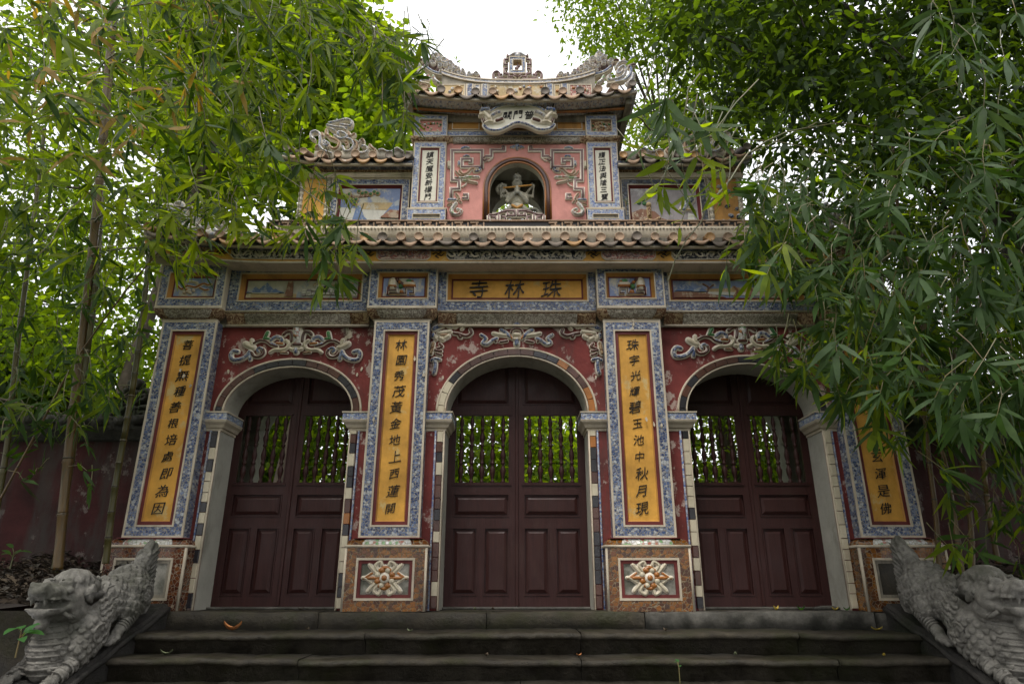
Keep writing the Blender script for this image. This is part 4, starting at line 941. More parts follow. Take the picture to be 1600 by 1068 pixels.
# ------------------------------------------------------------------ top roof
tr = gempty('top_roof'); YT = -.22
lt = lambda x: .13*(abs(x-.03)/1.5)**3
eave(tr, -1.40, 1.47, 14, YT, Z(142.5, YT), lt, .5, .12, .058, PT, .19, fpy=157, fy=.06, fdark='ridge_mosaic')
XT = [-1.43+2.93*i/30 for i in range(31)]
zt = Z(156, YT+.09)
m = MB().use('weathered').sweepx([(YT+.09, zt+.0), (YT+.09, zt+.03), (1.4, zt+.05), (1.4, zt-.1), (YU+.1, Z(178, .1))], XT, lt, True)
m.build('soffit', tr)
XS = [-1.34+2.74*i/30 for i in range(31)]
m = MB().use('yellow_dull').sweepx([(YT+.1, Z(157, YT+.1)), (YT+.12, Z(160, YT+.12)), (YT+.16, Z(161, YT+.16))], XS, lt)
m.use('carved_cream', True).sweepx([(YT+.16, Z(161, YT+.16)), (YT+.17, Z(164, YT+.17)), (YT+.22, Z(170, YT+.22)), (YT+.25, Z(172.5, YT+.25))], XS, lt)
m.use('amber_glaze', True).sweepx([(YT+.25, Z(172.5, YT+.25)), (YT+.24, Z(174, YT+.24)), (YT+.26, Z(177, YT+.26)), (YU-.02, Z(178, YU-.02))], XS, lambda x: lt(x)*.6)
m.use('weathered').sweepx([(YU-.02, Z(178, YU-.02)), (YU-.0, Z(191, YU)), (YU+.1, Z(192, YU+.1))], [-.905, .905])
m.build('cornice', tr)
for a in (-1.42, 1.40): MB().use('weathered').box(a, a+.08, YT+.14, 1.35, zt-.02, zt+.16).build('verge_board', tr)
MB().use('carved_brown').box(-1.30, -1.2, YU+.1, 1.3, 4.4, zt+.06).box(1.19, 1.29, YU+.1, 1.3, 4.4, zt+.06).build('gable_wall', tr)
# ridge wall with small panels
YR2 = .12; lr = lambda x: .20*(abs(x-.02)/1.1)**3
XR = [-1.0+2.05*i/24 for i in range(25)]
zr0, zr1 = Z(143, YR2), Z(127.5, YR2)
m = MB().use('weathered').sweepx([(YR2, zr0-.15), (YR2, zr1), (YR2+.14, zr1), (YR2+.14, zr0-.15)], XR, lr, True)
m.use('ridge_mosaic').sweepx([(YR2-.02, zr1-.035), (YR2-.02, zr1+.0), (YR2+.16, zr1+.0), (YR2+.16, zr1-.035)], XR, lr, True)
m.use('cream').sweepx([(YR2-.03, zr1), (YR2-.03, zr1+.016), (YR2+.17, zr1+.016), (YR2+.17, zr1)], XR, lr, True).sweepx([(YR2-.026, zr1-.05), (YR2-.026, zr1-.036), (YR2+.1, zr1-.036), (YR2+.1, zr1-.05)], XR, lr, True)
m.build('ridge', tr)
for x in (-.62, -.42, .44, .64): 
    MB().use('cream').box(x-.05, x+.05, YR2-.016, YR2+.02, zr0-.16, zr1-.05).use('blue_mosaic').box(x-.03, x+.03, YR2-.02, YR2+.02, zr0-.16, zr1-.05).build('ridge_post', tr)
for a, b, c in ((-.98, -.68, 'paint_ochre'), (-.36, .38, 'paint_ochre'), (.7, 1.0, 'carved_red'), (-.56, -.48, 'ridge_mosaic'), (.5, .58, 'paint_ochre')):
    m = MB().use('cream').ring(a, b, zr0-.14, zr1-.052, .012, YR2-.012, YR2+.01).use(c).box(a+.012, b-.012, YR2-.005, YR2+.01, zr0-.128, zr1-.064)
    for i in range(int((b-a)/.05)): m.use(random.choice(['cream_glaze', 'amber_glaze', 'ridge_mosaic']), True).disc(random.uniform(a+.03, b-.03), random.uniform(zr0-.02, zr1-.09), .022, YR2-.004, .022, n=7)
    m.build('ridge_panel', tr)
# centre crest
m = MB(); Yc = YR2+.07; k = 7.9/FPX; PX = lambda pts, mi=None: zo(0, 0, 1, Yc, pts, mi)
zc0 = zr1+.01
def cpx(px, py): return W(px, py, Yc)
cx = W(808.5, 105, Yc)[0]; a, b = cpx(798, 118); c, d = cpx(819, 92)
hw = .115; zA, zB = Z(119.5, Yc), Z(93, Yc)
m.use('cream').ring(cx-hw, cx+hw, zA, zB, .012, Yc-.06, Yc+.06).use('blue_mosaic').ring(cx-hw+.012, cx+hw-.012, zA+.012, zB-.012, .035, Yc-.055, Yc+.055).use('cream').ring(cx-hw+.047, cx+hw-.047, zA+.047, zB-.047, .01, Yc-.06, Yc+.06)
m.use('mauve', True).disc(cx-.01, (zA+zB)/2-.01, .028, Yc, .02, double=True).disc(cx+.018, (zA+zB)/2+.025, .02, Yc, .02, double=True); m.use('mauve').box(cx-.006, cx+.006, Yc-.01, Yc+.01, zA+.05, zB-.05)
ax = cx
for mi in (None, ax):
    S = lambda pts, w_, c, sq=True: stroke(m, PX(pts, mi), w_*k, c, Yc, .06, smooth=not sq, double=True, square=sq)
    S([(795,119),(788,119),(788,111),(793,111)], 2.6, 'mauve'); S([(794,105),(788,105),(788,97),(794,97)], 2.6, 'mauve'); S([(797,92),(793,92),(793,89)], 2.4, 'mauve')
    S([(808,87.5),(803,87),(798,90)], 3.4, 'ridge_mosaic', False); S([(802,124),(795,124),(795,120),(790,120)], 2.4, 'mauve'); S([(787,126),(780,126),(780,121),(785,120)], 2.4, 'mauve'); S([(772,127),(771,118),(776,115),(780,117),(778,121)], 2.8, 'mauve', False); S([(801,128),(773,128)], 2.4, 'mauve'); S([(808,124),(802,120)], 2.4, 'mauve')
m.use('ridge_mosaic', True).disc(cx, Z(89.5, Yc), .05, Yc, .06, double=True)
m.build('ridge_crest', tr)
# ridge dragons in cloud scrolls (right side traced, left mirrored)
s = .09375; Yd = YR2+.07; k = s*8/FPX
ax = W(810, 110, Yd)[0]
CL = [(930,125,85),(800,200,72),(700,260,60),(610,325,60),(500,390,45),(270,440,55),(385,430,48),(560,430,45),(470,445,35),(700,340,55),(790,290,52),(760,385,50),(880,300,50),(990,250,50),(1100,210,60),(910,200,50),(860,390,45),(1000,150,45),(650,415,40),(330,460,30)]
BD = [([(400,470),(600,450),(820,425),(980,385),(1100,300)], 34, 'pale_blue_mosaic'), ([(420,500),(640,475),(840,455),(1000,410),(1120,330)], 16, 'cream_glaze'),
 ([(900,560),(960,510),(985,450)], 42, 'white_mosaic'), ([(790,500),(785,570)], 40, 'mauve'), ([(1000,200),(1060,230),(1130,290)], 26, 'ridge_mosaic'), ([(1110,250),(1160,190),(1230,190)], 24, 'brown_glaze')]
TL = [([(1080,500),(1060,450),(1090,425)], 30, 'white_mosaic'), ([(1080,500),(1180,490),(1290,450),(1350,370),(1345,285),(1285,280),(1225,350),(1230,400),(1290,370),(1310,330)], 32, 'ridge_mosaic'),
 ([(1180,540),(1310,510),(1410,440),(1450,340),(1420,260)], 34, 'pale_blue_mosaic'), ([(1200,290),(1240,220),(1330,200),(1410,230)], 26, 'ridge_mosaic'), ([(1340,190),(1330,150)], 26, 'white_mosaic'), ([(1430,230),(1440,160),(1490,125)], 26, 'pale_blue_mosaic'), ([(1410,290),(1460,250),(1510,245)], 26, 'mauve'),
 ([(1400,560),(1460,480),(1480,400)], 50, 'ridge_mosaic'), ([(1060,570),(1200,545),(1330,520)], 26, 'cream_glaze')]
for mi in (None, ax):
    m = MB()
    for x, z, r in CL:
        m.use('ridge_mosaic', True); c = zo(850, 80, s, Yd, [(x, z)], mi)[0]; R = r*k*1.15
        m.use('mauve', True).disc(c[0], c[1], R*1.25, Yd, .045, n=14, double=True)
        pts = curl(c[0], c[1], R*.9, random.uniform(0, 6), 1.2, 1 if mi is None else -1, 14)
        m.use('outline_cream', True).ribbon(pts, R*.29, .075, Yd, double=True).use('ridge_mosaic').ribbon(pts, R*.19, .086, Yd, double=True)
    for pts, w_, c in BD: stroke(m, zo(850, 80, s, Yd, pts, mi), w_*k, c, Yd, .07, double=True)
    m.build('ridge_dragon', tr)
    m = MB()
    for pts, w_, c in TL: stroke(m, zo(850, 80, s, Yd-.08, pts, mi), w_*k, c, Yd-.08, .05, double=True)
    m.build('ridge_tail', tr)
# wing ridge dragons
s = .10625; Yd = .2; k = s*7.9/FPX
WD = [([(110,375),(70,340),(72,280),(140,260),(190,300),(200,400),(190,470),(250,540),(360,580)], 30, 'ridge_mosaic'), ([(340,350),(420,380),(475,420),(455,495),(400,520),(355,490)], 30, 'clay_tile'),
 ([(300,170),(420,195),(590,215)], 20, 'ridge_mosaic'), ([(330,140),(480,110),(580,85),(660,110),(655,170)], 26, 'ridge_mosaic'), ([(450,95),(460,110)], 22, 'ridge_mosaic'), ([(500,160),(640,185)], 22, 'ridge_mosaic'), ([(350,220),(420,250)], 22, 'ridge_mosaic'),
 ([(560,230),(580,240)], 26, 'white_mosaic'), ([(410,320),(500,370),(590,350),(575,300),(500,270),(460,285),(470,310)], 28, 'ridge_mosaic'), ([(290,240),(290,300),(340,330)], 30, 'clay_tile'), ([(620,280),(640,330),(700,300)], 30, 'clay_tile'),
 ([(230,290),(240,330)], 26, 'clay_tile'), ([(580,470),(610,450),(600,420),(570,430)], 16, 'clay_tile'), ([(530,480),(560,545),(640,540),(690,460),(660,390),(590,370)], 27, 'ridge_mosaic'), ([(700,400),(740,440),(730,520),(680,560)], 30, 'clay_tile'),
 ([(720,395),(770,430),(790,400)], 24, 'white_mosaic'), ([(780,400),(830,380),(840,420)], 20, 'clay_tile'), ([(760,580),(850,580),(900,530),(870,480),(820,480)], 26, 'ridge_mosaic'), ([(930,460),(960,500),(1010,540),(980,590)], 28, 'clay_tile'), ([(1060,540),(1120,530),(1180,560),(1250,560),(1330,510),(1420,560)], 22, 'ridge_mosaic'), ([(160,470),(140,490)], 26, 'clay_tile')]
SP = [(290, 440, 60)]
for mi, dx in ((None, 0), (.03, .05)):
    m = MB()
    for pts, w_, c in WD:
        p = [(a+dx, b) for a, b in zo(480, 180, s, Yd, pts, mi)]; stroke(m, p, w_*k, c, Yd, .06, double=True)
    for a, b, r in SP:
        c = zo(480, 180, s, Yd, [(a, b)], mi)[0]; stroke(m, curl(c[0]+dx, c[1], r*k, 2, 1.3), 24*k, 'ridge_mosaic', Yd, .06, smooth=False, double=True)
    m.use('weathered').box(*((-2.6, -1.33) if mi is None else (1.33, 2.75)), Yd-.03, Yd+.08, Z(244, Yd)-.08, Z(240, Yd)+.02)
    gpart(m, 'wing_dragon')
# end scrolls on the main roof
for sg in (-1, 1):
    m = MB(); bx = sg*3.75
    for a, b, r, t in ((0, .1, .13, 0), (.16, .22, .11, 2), (-.2, .08, .1, 4), (.3, .1, .1, 1), (.36, .34, .09, 3), (-.38, .05, .08, 5), (.05, .3, .08, 2.)):
        stroke(m, curl(bx+sg*a, 4.22+b, r, t, 1.2), .028, 'ridge_mosaic', .0, .05, smooth=False, double=True)
    stroke(m, [(bx-sg*.7, 4.12), (bx-sg*.2, 4.16), (bx+sg*.3, 4.3), (bx+sg*.52, 4.55)], .05, 'ridge_mosaic', .0, .05, double=True)
    m.use('weathered').box(*sorted((bx-sg*.75, bx+sg*.5)), -.03, .1, 4.0, 4.16)
    gpart(m, 'roof_end_scroll')
# ================================================================== sculpture helpers
def blob_mesh(name, blobs, voxel, mat, smooth_it=6, detail=None):
    """ellipsoids (centre, radii, euler) and tapered limbs fused into one continuous body"""
    import bmesh
    bm = bmesh.new()
    for c, r, e in blobs:
        M = Matrix.Translation(c) @ (e.to_matrix().to_4x4() if hasattr(e, 'to_matrix') else Matrix.Identity(4)) @ Matrix.Diagonal((*r, 1))
        bmesh.ops.create_icosphere(bm, subdivisions=3, radius=1, matrix=M)
    me = bpy.data.meshes.new(name); bm.to_mesh(me); bm.free()
    o = bpy.data.objects.new(name, me); COL.objects.link(o)
    md = o.modifiers.new('r', 'REMESH'); md.mode = 'VOXEL'; md.voxel_size = voxel; md.use_smooth_shade = True
    ms = o.modifiers.new('s', 'SMOOTH'); ms.iterations = smooth_it; ms.factor = .5
    dg = bpy.context.evaluated_depsgraph_get(); dg.update()
    m2 = bpy.data.meshes.new_from_object(o.evaluated_get(dg)); bpy.data.objects.remove(o)
    n = len(m2.vertices)
    if detail:
        co = np.zeros(n*3); no = np.zeros(n*3); m2.vertices.foreach_get('co', co); m2.vertices.foreach_get('normal', no)
        co = co.reshape(-1, 3); no = no.reshape(-1, 3); co = detail(co, no); m2.vertices.foreach_set('co', co.ravel())
    m2.materials.clear(); m2.materials.append(MATS[mat]); m2.name = name
    m2.polygons.foreach_set('use_smooth', [True]*len(m2.polygons)); m2.update(); return m2
from mathutils import Euler
def limb(a, b, r0, r1, n=5):
    a, b = Vector(a), Vector(b); return [((a.lerp(b, i/(n-1))), (r0+(r1-r0)*i/(n-1),)*3, None) for i in range(n)]
def el(c, r, rx=0, ry=0, rz=0): return (Vector(c), r, Euler((rx, ry, rz)))
# ------------------------------------------------------------------ guardian beasts on the stair parapets
# local frame: the animal walks down towards -y (its head), tail up at y = 0; x is its left/right
SL_ = -.46     # stair slope dz/dy of the parapet
BO = Vector((0, -.85, -.17))       # origin of the beast: on the ramp under its belly
def beast_mesh():
    B = [el((0, -.58, .23), (.185, .22, .19), .4), el((0, -.80, .12), (.185, .24, .20), .45), el((0, -1.02, .0), (.19, .24, .22), .4), el((0, -1.18, -.10), (.20, .20, .24), .2), el((0, -1.32, -.20), (.16, .16, .22), .0), el((0, -1.36, -.32), (.13, .12, .12))]
    B += [el((0, -1.14, .10), (.165, .18, .15), .4), el((0, -1.28, .18), (.155, .17, .14)), el((0, -1.24, .29), (.145, .15, .10)), el((0, -1.14, .24), (.14, .13, .11)), el((0, -1.40, .165), (.14, .13, .10)), el((0, -1.51, .205), (.125, .10, .072), -.1), el((0, -1.575, .225), (.10, .055, .055)),
          el((0, -1.41, .085), (.14, .15, .06), .06), el((0, -1.52, .078), (.115, .06, .052)), el((0, -1.34, .06), (.135, .14, .09))]
    for s in (-1, 1):
        B += [el((s*.075, -1.40, .275), (.055, .06, .035), .3), el((s*.105, -1.43, .215), (.04, .042, .04)), el((s*.05, -1.60, .255), (.034, .028, .028)), el((s*.12, -1.36, .135), (.06, .10, .09)), el((s*.12, -1.30, .06), (.06, .09, .08)),
              el((s*.16, -1.22, .19), (.03, .06, .08), .5, 0, s*.3), el((s*.10, -1.51, .155), (.03, .07, .018)), el((s*.10, -1.50, .09), (.025, .08, .018))]
        B += [el((s*.15, -.60, .17), (.09, .17, .17), .6), el((s*.165, -.70, .07), (.08, .12, .11), .8)]
        B += limb((s*.17, -.62, .05), (s*.175, -.78, -.08), .058, .05) + limb((s*.175, -.78, -.08), (s*.18, -.84, -.13), .05, .045) + [el((s*.18, -.89, -.175), (.06, .08, .035), .35)]
        for k in (-1, 0, 1): B += [el((s*.18+k*.036, -.955, -.195), (.02, .045, .024), .35)]
        B += [el((s*.16, -1.14, -.12), (.085, .16, .18), .4), el((s*.17, -1.24, -.22), (.075, .11, .13), .4)]
        B += limb((s*.175, -1.16, -.24), (s*.18, -1.50, -.42), .062, .05) + limb((s*.18, -1.50, -.42), (s*.18, -1.66, -.50), .05, .045) + [el((s*.18, -1.72, -.54), (.062, .09, .04), .45)]
        for k in (-1, 0, 1): B += [el((s*.18+k*.036, -1.795, -.575), (.02, .045, .024), .45)]
    B += limb((0, -.46, .34), (0, -.36, .50), .085, .07) + [el((0, -.30, .30), (.065, .09, .22), -.1), el((0, -.30, .50), (.065, .07, .16), -.2), el((0, -.30, .12), (.06, .10, .14)), el((0, -.40, .1), (.1, .14, .12))]
    B += [el((0, -1.50, -.02), (.05, .06, .06)), el((0, -1.46, -.07), (.04, .045, .06))]
    B = [(Vector(c)-BO, r, e) for c, r, e in B]
    def detail(co, no):
        x, y, z = (co+np.array(BO)).T; d = np.zeros(len(co)); zc = .515+.51*y
        u = -y*.89-z*.45; ang = np.arctan2(x, z-zc+.12); v = ang*.2
        a, b = .058, .052; row = np.floor(u/a); fu = u/a-row; fv = (v/b+.5*(row % 2)) % 1-.5
        edge = np.sqrt(np.clip(1-(fv*2)**2, 0, 1)); sc = np.where(fu < .2+.75*edge, fu+.15, 0.)
        low = np.clip((z-zc+.10)/.1, 0, 1)
        mane = np.exp(-((y+1.12)/.11)**2)*np.clip((z-zc+.05)/.1, 0, 1); d += mane*.004*np.sin((z*1.1+y*.7)*105+np.sin(x*34)*1.3)
        chest = (y < -1.27)*np.clip((-z-.02)/.06, 0, 1)*np.clip(1-np.abs(x)/.13, 0, 1); d += chest*.012*np.abs(np.sin(z*34+x*x*30))
        tail = np.clip((y+.42)/.05, 0, 1); d += tail*.014*np.sin((z*1.0-y*1.4)*85)
        legz = np.clip((np.abs(x)-.125)/.03, 0, 1)*np.clip((zc-.22-z)/.05, 0, 1); d += legz*.008*np.sin((y*.9+z*.4)*110)
        mouth = np.exp(-((z-.125-.06*(y+1.5))/.022)**2)*np.clip((-1.40-y)/.05, 0, 1); d -= mouth*.03
        brow = np.exp(-((z-.285)/.04)**2)*(y < -1.15)*(y > -1.42); d += brow*.012*np.sin(x*105+np.sin(y*60)*2)
        wr = (y < -1.42)*(z > .15)*(z < .30); d += wr*.006*np.sin(y*120+z*40)
        d += .0035*np.sin(x*61+y*47)*np.sin(z*57+x*31)
        return co+no*d[:, None]
    return blob_mesh('beast_body', B, .0095, 'statue_stone', 5, detail)
bme = beast_mesh()
def beast_trim():
    """raised scales, mane flames, chest and leg bands cut into the body, following its surface"""
    from mathutils.bvhtree import BVHTree
    T = BVHTree.FromPolygons([v.co.copy() for v in bme.vertices], [tuple(p.vertices) for p in bme.polygons])
    sc = MB().use('statue_stone', True); mn = MB().use('statue_stone', True); bands = MB().use('statue_stone', True)
    def surf(c, d):
        d = d.normalized(); h = T.ray_cast(c+d*.8, -d); return (h[0], h[1]) if h[0] else (None, None)
    def plate(m, p, n, t, L_, w_, h):
        s = n.cross(t).normalized(); t = s.cross(n).normalized(); K = 6; top = []; bot = []
        for i in range(K+1):
            a = -PI/2+PI*i/K; q = p+t*(L_*math.cos(a))+s*(w_*math.sin(a)); top.append(q+n*h); bot.append(q-n*.012)
        b = [p-t*L_*.4-s*w_*.8-n*.004, p-t*L_*.4+s*w_*.8-n*.004, p+t*L_*.25+n*h*1.45]; v = top+bot+b; M = K+1; f = []
        for i in range(K): f += [(i, i+1, 2*M+2), (i+1, i, M+i, M+i+1)]
        f += [(0, 2*M+2, 2*M), (K, 2*M+1, 2*M+2), (2*M, 2*M+2, 2*M+1)]; m.add(v, f)
    row = 0; y = -.46
    while y > -1.10:
        zc = .515+.51*y-.05; c = Vector((0, y, zc))-BO; n_ = 15
        for i in range(n_):
            a = math.radians(-118+236*(i+.5*(row % 2))/(n_-.5)); p, n = surf(c, Vector((math.sin(a), .25*math.cos(a)*.6, math.cos(a))))
            if p is None or random.random() < .02: continue
            plate(sc, p, n, Vector((0, .87, .46)), .036*random.uniform(.85, 1.15), .027, .009)
        y -= .042; row += 1
    for r in range(10):                                     # chest and shoulder scales, hanging downwards
        z = -.02-.038*r
        for i in range(11):
            a = math.radians(-115+230*(i+.5*(r % 2))/10.5); p, n = surf(Vector((0, -1.17-.006*r, z))-BO, Vector((math.sin(a), -math.cos(a), .1)))
            if p is None: continue
            if abs(a) < .45: continue
            plate(sc, p, n, Vector((0, 0, -1)), .034*random.uniform(.85, 1.15), .026, .008)
    for s in (-1, 1):                                       # mane flames from cheek to shoulder
        for i in range(9):
            for j in range(2):
                a0 = math.radians(s*(12+i*13)); yy = -1.10+.07*j; P = []
                for q in range(6):
                    aa = a0+s*.05*math.sin(q*1.5); p, n = surf(Vector((0, yy+.03*q, .515+.51*(yy+.03*q)-.02))-BO, Vector((math.sin(aa), 0, math.cos(aa))))
                    if p is not None: P.append(p+n*(.006+.004*math.sin(q*1.1)))
                if len(P) > 3: mn.tube(P, [.018*(1-.8*q/(len(P)-1)) for q in range(len(P))], 6)
        for i in range(7):                                  # brow curls and jaw whiskers
            cx_, cy, cz = s*(.05+.016*i), -1.42+.035*i, .30-.012*i
            P = [Vector((cx_+.018*math.cos(t)*(1-t/8), cy+.018*math.sin(t)*(1-t/8), cz+.006*math.sin(t*2)))-BO for t in [k*.7 for k in range(8)]]; mn.tube(P, .009, 5)
        for i in range(5):
            c0 = Vector((s*.12, -1.44+.05*i, .06-.004*i))-BO; mn.tube([c0, c0+Vector((s*.03, .03, -.03)), c0+Vector((s*.03, .07, -.05)), c0+Vector((s*.012, .09, -.035))], [.016, .014, .01, .005], 6)
        for (y0, z0, y1, z1) in ((-.64, .04, -.80, -.10), (-1.20, -.26, -1.56, -.46)):   # leg bands
            for i in range(8):
                t = (i+.5)/8; c = Vector((s*.175, y0+(y1-y0)*t, z0+(z1-z0)*t))-BO; d = Vector((0, y1-y0, z1-z0)).normalized(); e1 = Vector((1, 0, 0)); e2 = d.cross(e1)
                bands.tube([c+(e1*math.cos(q)*s+e2*math.sin(q))*(.060-.008*t) for q in [-1.9+3.8*k/8 for k in range(9)]], .009, 5)
        h0 = Vector((s*.235, -.62, .14))-BO                  # haunch spiral
        for (yc, zc_, rr, dd) in ((-.60, .17, .10, 1), (-1.14, -.12, .10, 1)):
            P = []
            for k in range(16):
                t = k*.42; q = rr*(1-k/22); p, n = surf(Vector((0, yc+q*math.cos(t), zc_+q*math.sin(t)))-BO, Vector((s, 0, 0)))
                if p is not None: P.append(p+n*.004)
            if len(P) > 4: mn.tube(P, .012, 6)
        for i in range(3):                                  # claws
            for yy, zz_ in ((-.99, -.20), (-1.83, -.58)):
                c0 = Vector((s*.18+(i-1)*.036, yy, zz_))-BO; mn.tube([c0+Vector((0, .02, .012)), c0, c0+Vector((0, -.02, -.015))], [.012, .009, .003], 5)
    for i in range(9):                                      # belly plates down the chest
        z = -.02-.043*i; P = []
        for k in range(7):
            a = math.radians(-34+68*k/6); p, n = surf(Vector((0, -1.17, z-.02*math.cos(a*2)))-BO, Vector((math.sin(a), -math.cos(a), 0)))
            if p is not None: P.append(p)
        if len(P) > 3: bands.tube(P, .011, 6)
    for i in range(11):                                     # tail plume ribs
        z = .10+.045*i
        for s in (-1, 1): bands.tube([Vector((s*.068, -.25, z+.05))-BO, Vector((s*.074, -.30, z+.02))-BO, Vector((s*.066, -.36, z-.03))-BO], [.006, .012, .006], 5)
    out = []
    for m, nm in ((sc, 'scale'), (mn, 'mane'), (bands, 'banding')):
        o = m.build(nm); out.append((nm, o.data)); bpy.data.objects.remove(o)
    return out
trim = beast_trim()
def eyeball():
    m = MB().use('statue_stone', True); m.lathe([(.001, .026), (.016, .023), (.026, .01), (.027, -.004), (.016, -.02)], 0, 0, 12); return m
def beast(x, sc, turn, label):
    t = empty('guardian_beast', (x, BO.y, BO.z), label, 'statue', 'stone beasts on the stair parapets', turn)
    t.scale = (sc,)*3
    put('body', bme, t)
    for nm, md in trim: put(nm, md, t)['kind'] = 'stuff'
    Q = lambda a, b, c: (a-BO.x, b-BO.y, c-BO.z)
    for s in (-1, 1):
        o = eyeball().build('eye', t); o.location = Q(s*.138, -1.445, .222); o.rotation_euler = (.2, s*1.35, 0)
        MB().use('statue_stone', True).tube(catmull([Q(s*.07, -1.32, .31), Q(s*.10, -1.20, .33), Q(s*.09, -1.10, .30)], 4), [.028-.002*i for i in range(9)], 8).build('horn', t)
        MB().use('statue_stone', True).add([Q(s*.14, -1.33, .17), Q(s*.215, -1.24, .21), Q(s*.225, -1.16, .17), Q(s*.16, -1.20, .10), Q(s*.17, -1.25, .16)], [(0, 1, 4), (1, 2, 4), (2, 3, 4), (3, 0, 4), (0, 3, 2, 1)]).build('ear', t)
        for k, yy in enumerate((-1.575, -1.52, -1.47)):
            q = MB().use('statue_stone', True).lathe([(.014, .0), (.012, -.015), (.003, -.042 if k == 0 else -.026)], 0, 0, 7).build('tooth', t); q.location = Q(s*(.055+.018*k), yy, .155)
    return t
beast(-3.60, 1., math.radians(-5), 'grey stone dragon-lion with open mouth descending beside the left pedestal')
beast(3.80, 1.05, math.radians(6), 'grey stone dragon-lion descending the stair parapet under the right bamboo')
for x0, x1, lab in ((-3.85, -3.40, 'dark stone ramp parapet under the left stone beast'), (3.60, 4.08, 'dark stone ramp parapet under the right stone beast')):
    t = empty('stair_parapet', ((x0+x1)/2, -.1, -.1), lab, 'parapet', 'stair parapets'); ox, oy, oz = t.location
    ys = [-.06, -.2, -.34, -.5, -.65, -.83, -1.0, -1.2, -1.5, -1.8, -2.1, -2.5, -2.9, -3.3]
    zz = lambda y: float(np.interp(-y, [.06, .83, 1.5, 3.3], [.07, -.19, -.46, -1.28]))-.012*math.sin(y*11)
    m = MB().use('parapet_stone'); v = []
    for y in ys: v += [(x0-ox, y-oy, -1.3-oz), (x0-ox, y-oy, zz(y)-oz-.03), (x0+.03-ox, y-oy, zz(y)-oz), (x1-.03-ox, y-oy, zz(y)-oz), (x1-ox, y-oy, zz(y)-oz-.03), (x1-ox, y-oy, -1.3-oz)]
    f = [(i*6+k, i*6+k+1, (i+1)*6+k+1, (i+1)*6+k) for i in range(len(ys)-1) for k in range(5)]
    f += [tuple(range(6)), tuple(reversed(range((len(ys)-1)*6, len(ys)*6)))]
    m.add(v, f); m.build('ramp', t)
    for xx in (x0, x1): MB().use('parapet_stone', True).tube([(xx-ox, y-oy, zz(y)-oz-.05) for y in ys], .028, 6).build('edge_moulding', t)
# ------------------------------------------------------------------ seated figure in the niche
def niche_figure():
    NZ = Z(346, .42); NS = (Z(266, .42)-NZ)/1.03
    t = empty('niche_statue', (nx, .42, NZ), 'carved seated deity with praying hands and extra arms inside the upper niche', 'statue')
    S = NS
    B = [el((0, 0, .10), (.30, .22, .10)), el((0, -.02, .22), (.24, .19, .09)), el((0, 0, .40), (.17, .12, .20)), el((0, -.01, .52), (.20, .11, .10)), el((0, -.02, .66), (.07, .07, .07)), el((0, -.03, .78), (.105, .11, .13)), el((0, -.02, .90), (.11, .10, .07)), el((0, -.01, .98), (.05, .05, .07))]
    for s in (-1, 1):
        B += limb((s*.19, 0, .53), (s*.22, -.06, .38), .065, .055) + limb((s*.22, -.06, .38), (s*.03, -.17, .50), .05, .032) + [el((s*.018, -.175, .575), (.02, .026, .075))]
        B += limb((s*.2, .03, .55), (s*.36, 0, .50), .045, .035) + limb((s*.36, 0, .50), (s*.38, -.05, .66), .034, .026) + [el((s*.385, -.06, .70), (.035, .03, .04))]
        B += limb((s*.18, .04, .56), (s*.34, .04, .74), .04, .03) + [el((s*.35, .03, .79), (.035, .03, .04)), el((s*.17, -.02, .16), (.17, .17, .07)), el((s*.105, -.02, .76), (.02, .03, .06))]
    def det(co, no):
        x, y, z = co.T; d = .008*np.sin(z*70+np.abs(x)*45)*(z < .5) + .006*np.sin(x*90)*(z > .86); return co+no*d[:, None]
    o = put('figure', blob_mesh('figure', B, .016, 'niche_statue', 3, det), t); o.scale = (S*.76, S*.9, S*.96)
    m = MB().use('niche_statue', True)
    m.disc(0, .80*S, .03*S, -.125*S, .05*S, n=6, sx=.5)
    for s in (-1, 1): m.disc(s*.04*S, .81*S, .014*S, -.13*S, .008, n=6, sx=1.6)
    m.disc(0, .735*S, .014*S, -.125*S, .012, n=6, sx=2.2); m.build('face', t)
    m = MB().use('yellow_dull', True).ribbon([(-.08*S, .2*S), (0, .15*S), (.08*S, .2*S)], .025*S, .02, -.19*S); m.build('sash', t)
    m = MB().use('niche_statue', True).lathe([(.24*S, -.02), (.27*S, .0), (.25*S, .05), (.20*S, .10)], 0, 0, 20); m.build('lotus_seat', t)
    m = MB().use('yellow_dull', True).tube([(-.24*S, -.1, .58*S), (.26*S, -.1, .64*S)], .011, 6); m.build('staff', t)
    MB().use('niche_statue', True).ribbon(curl(-.27*S, .64*S, .11*S, 1, .9), .035*S, .03, .03, double=True).build('ribbon_scroll', t)
    MB().use('niche_statue', True).ribbon(curl(.30*S, .16*S, .11*S, 2, .9, -1), .03*S, .03, .03, double=True).build('ribbon_scroll', t)
niche_figure()
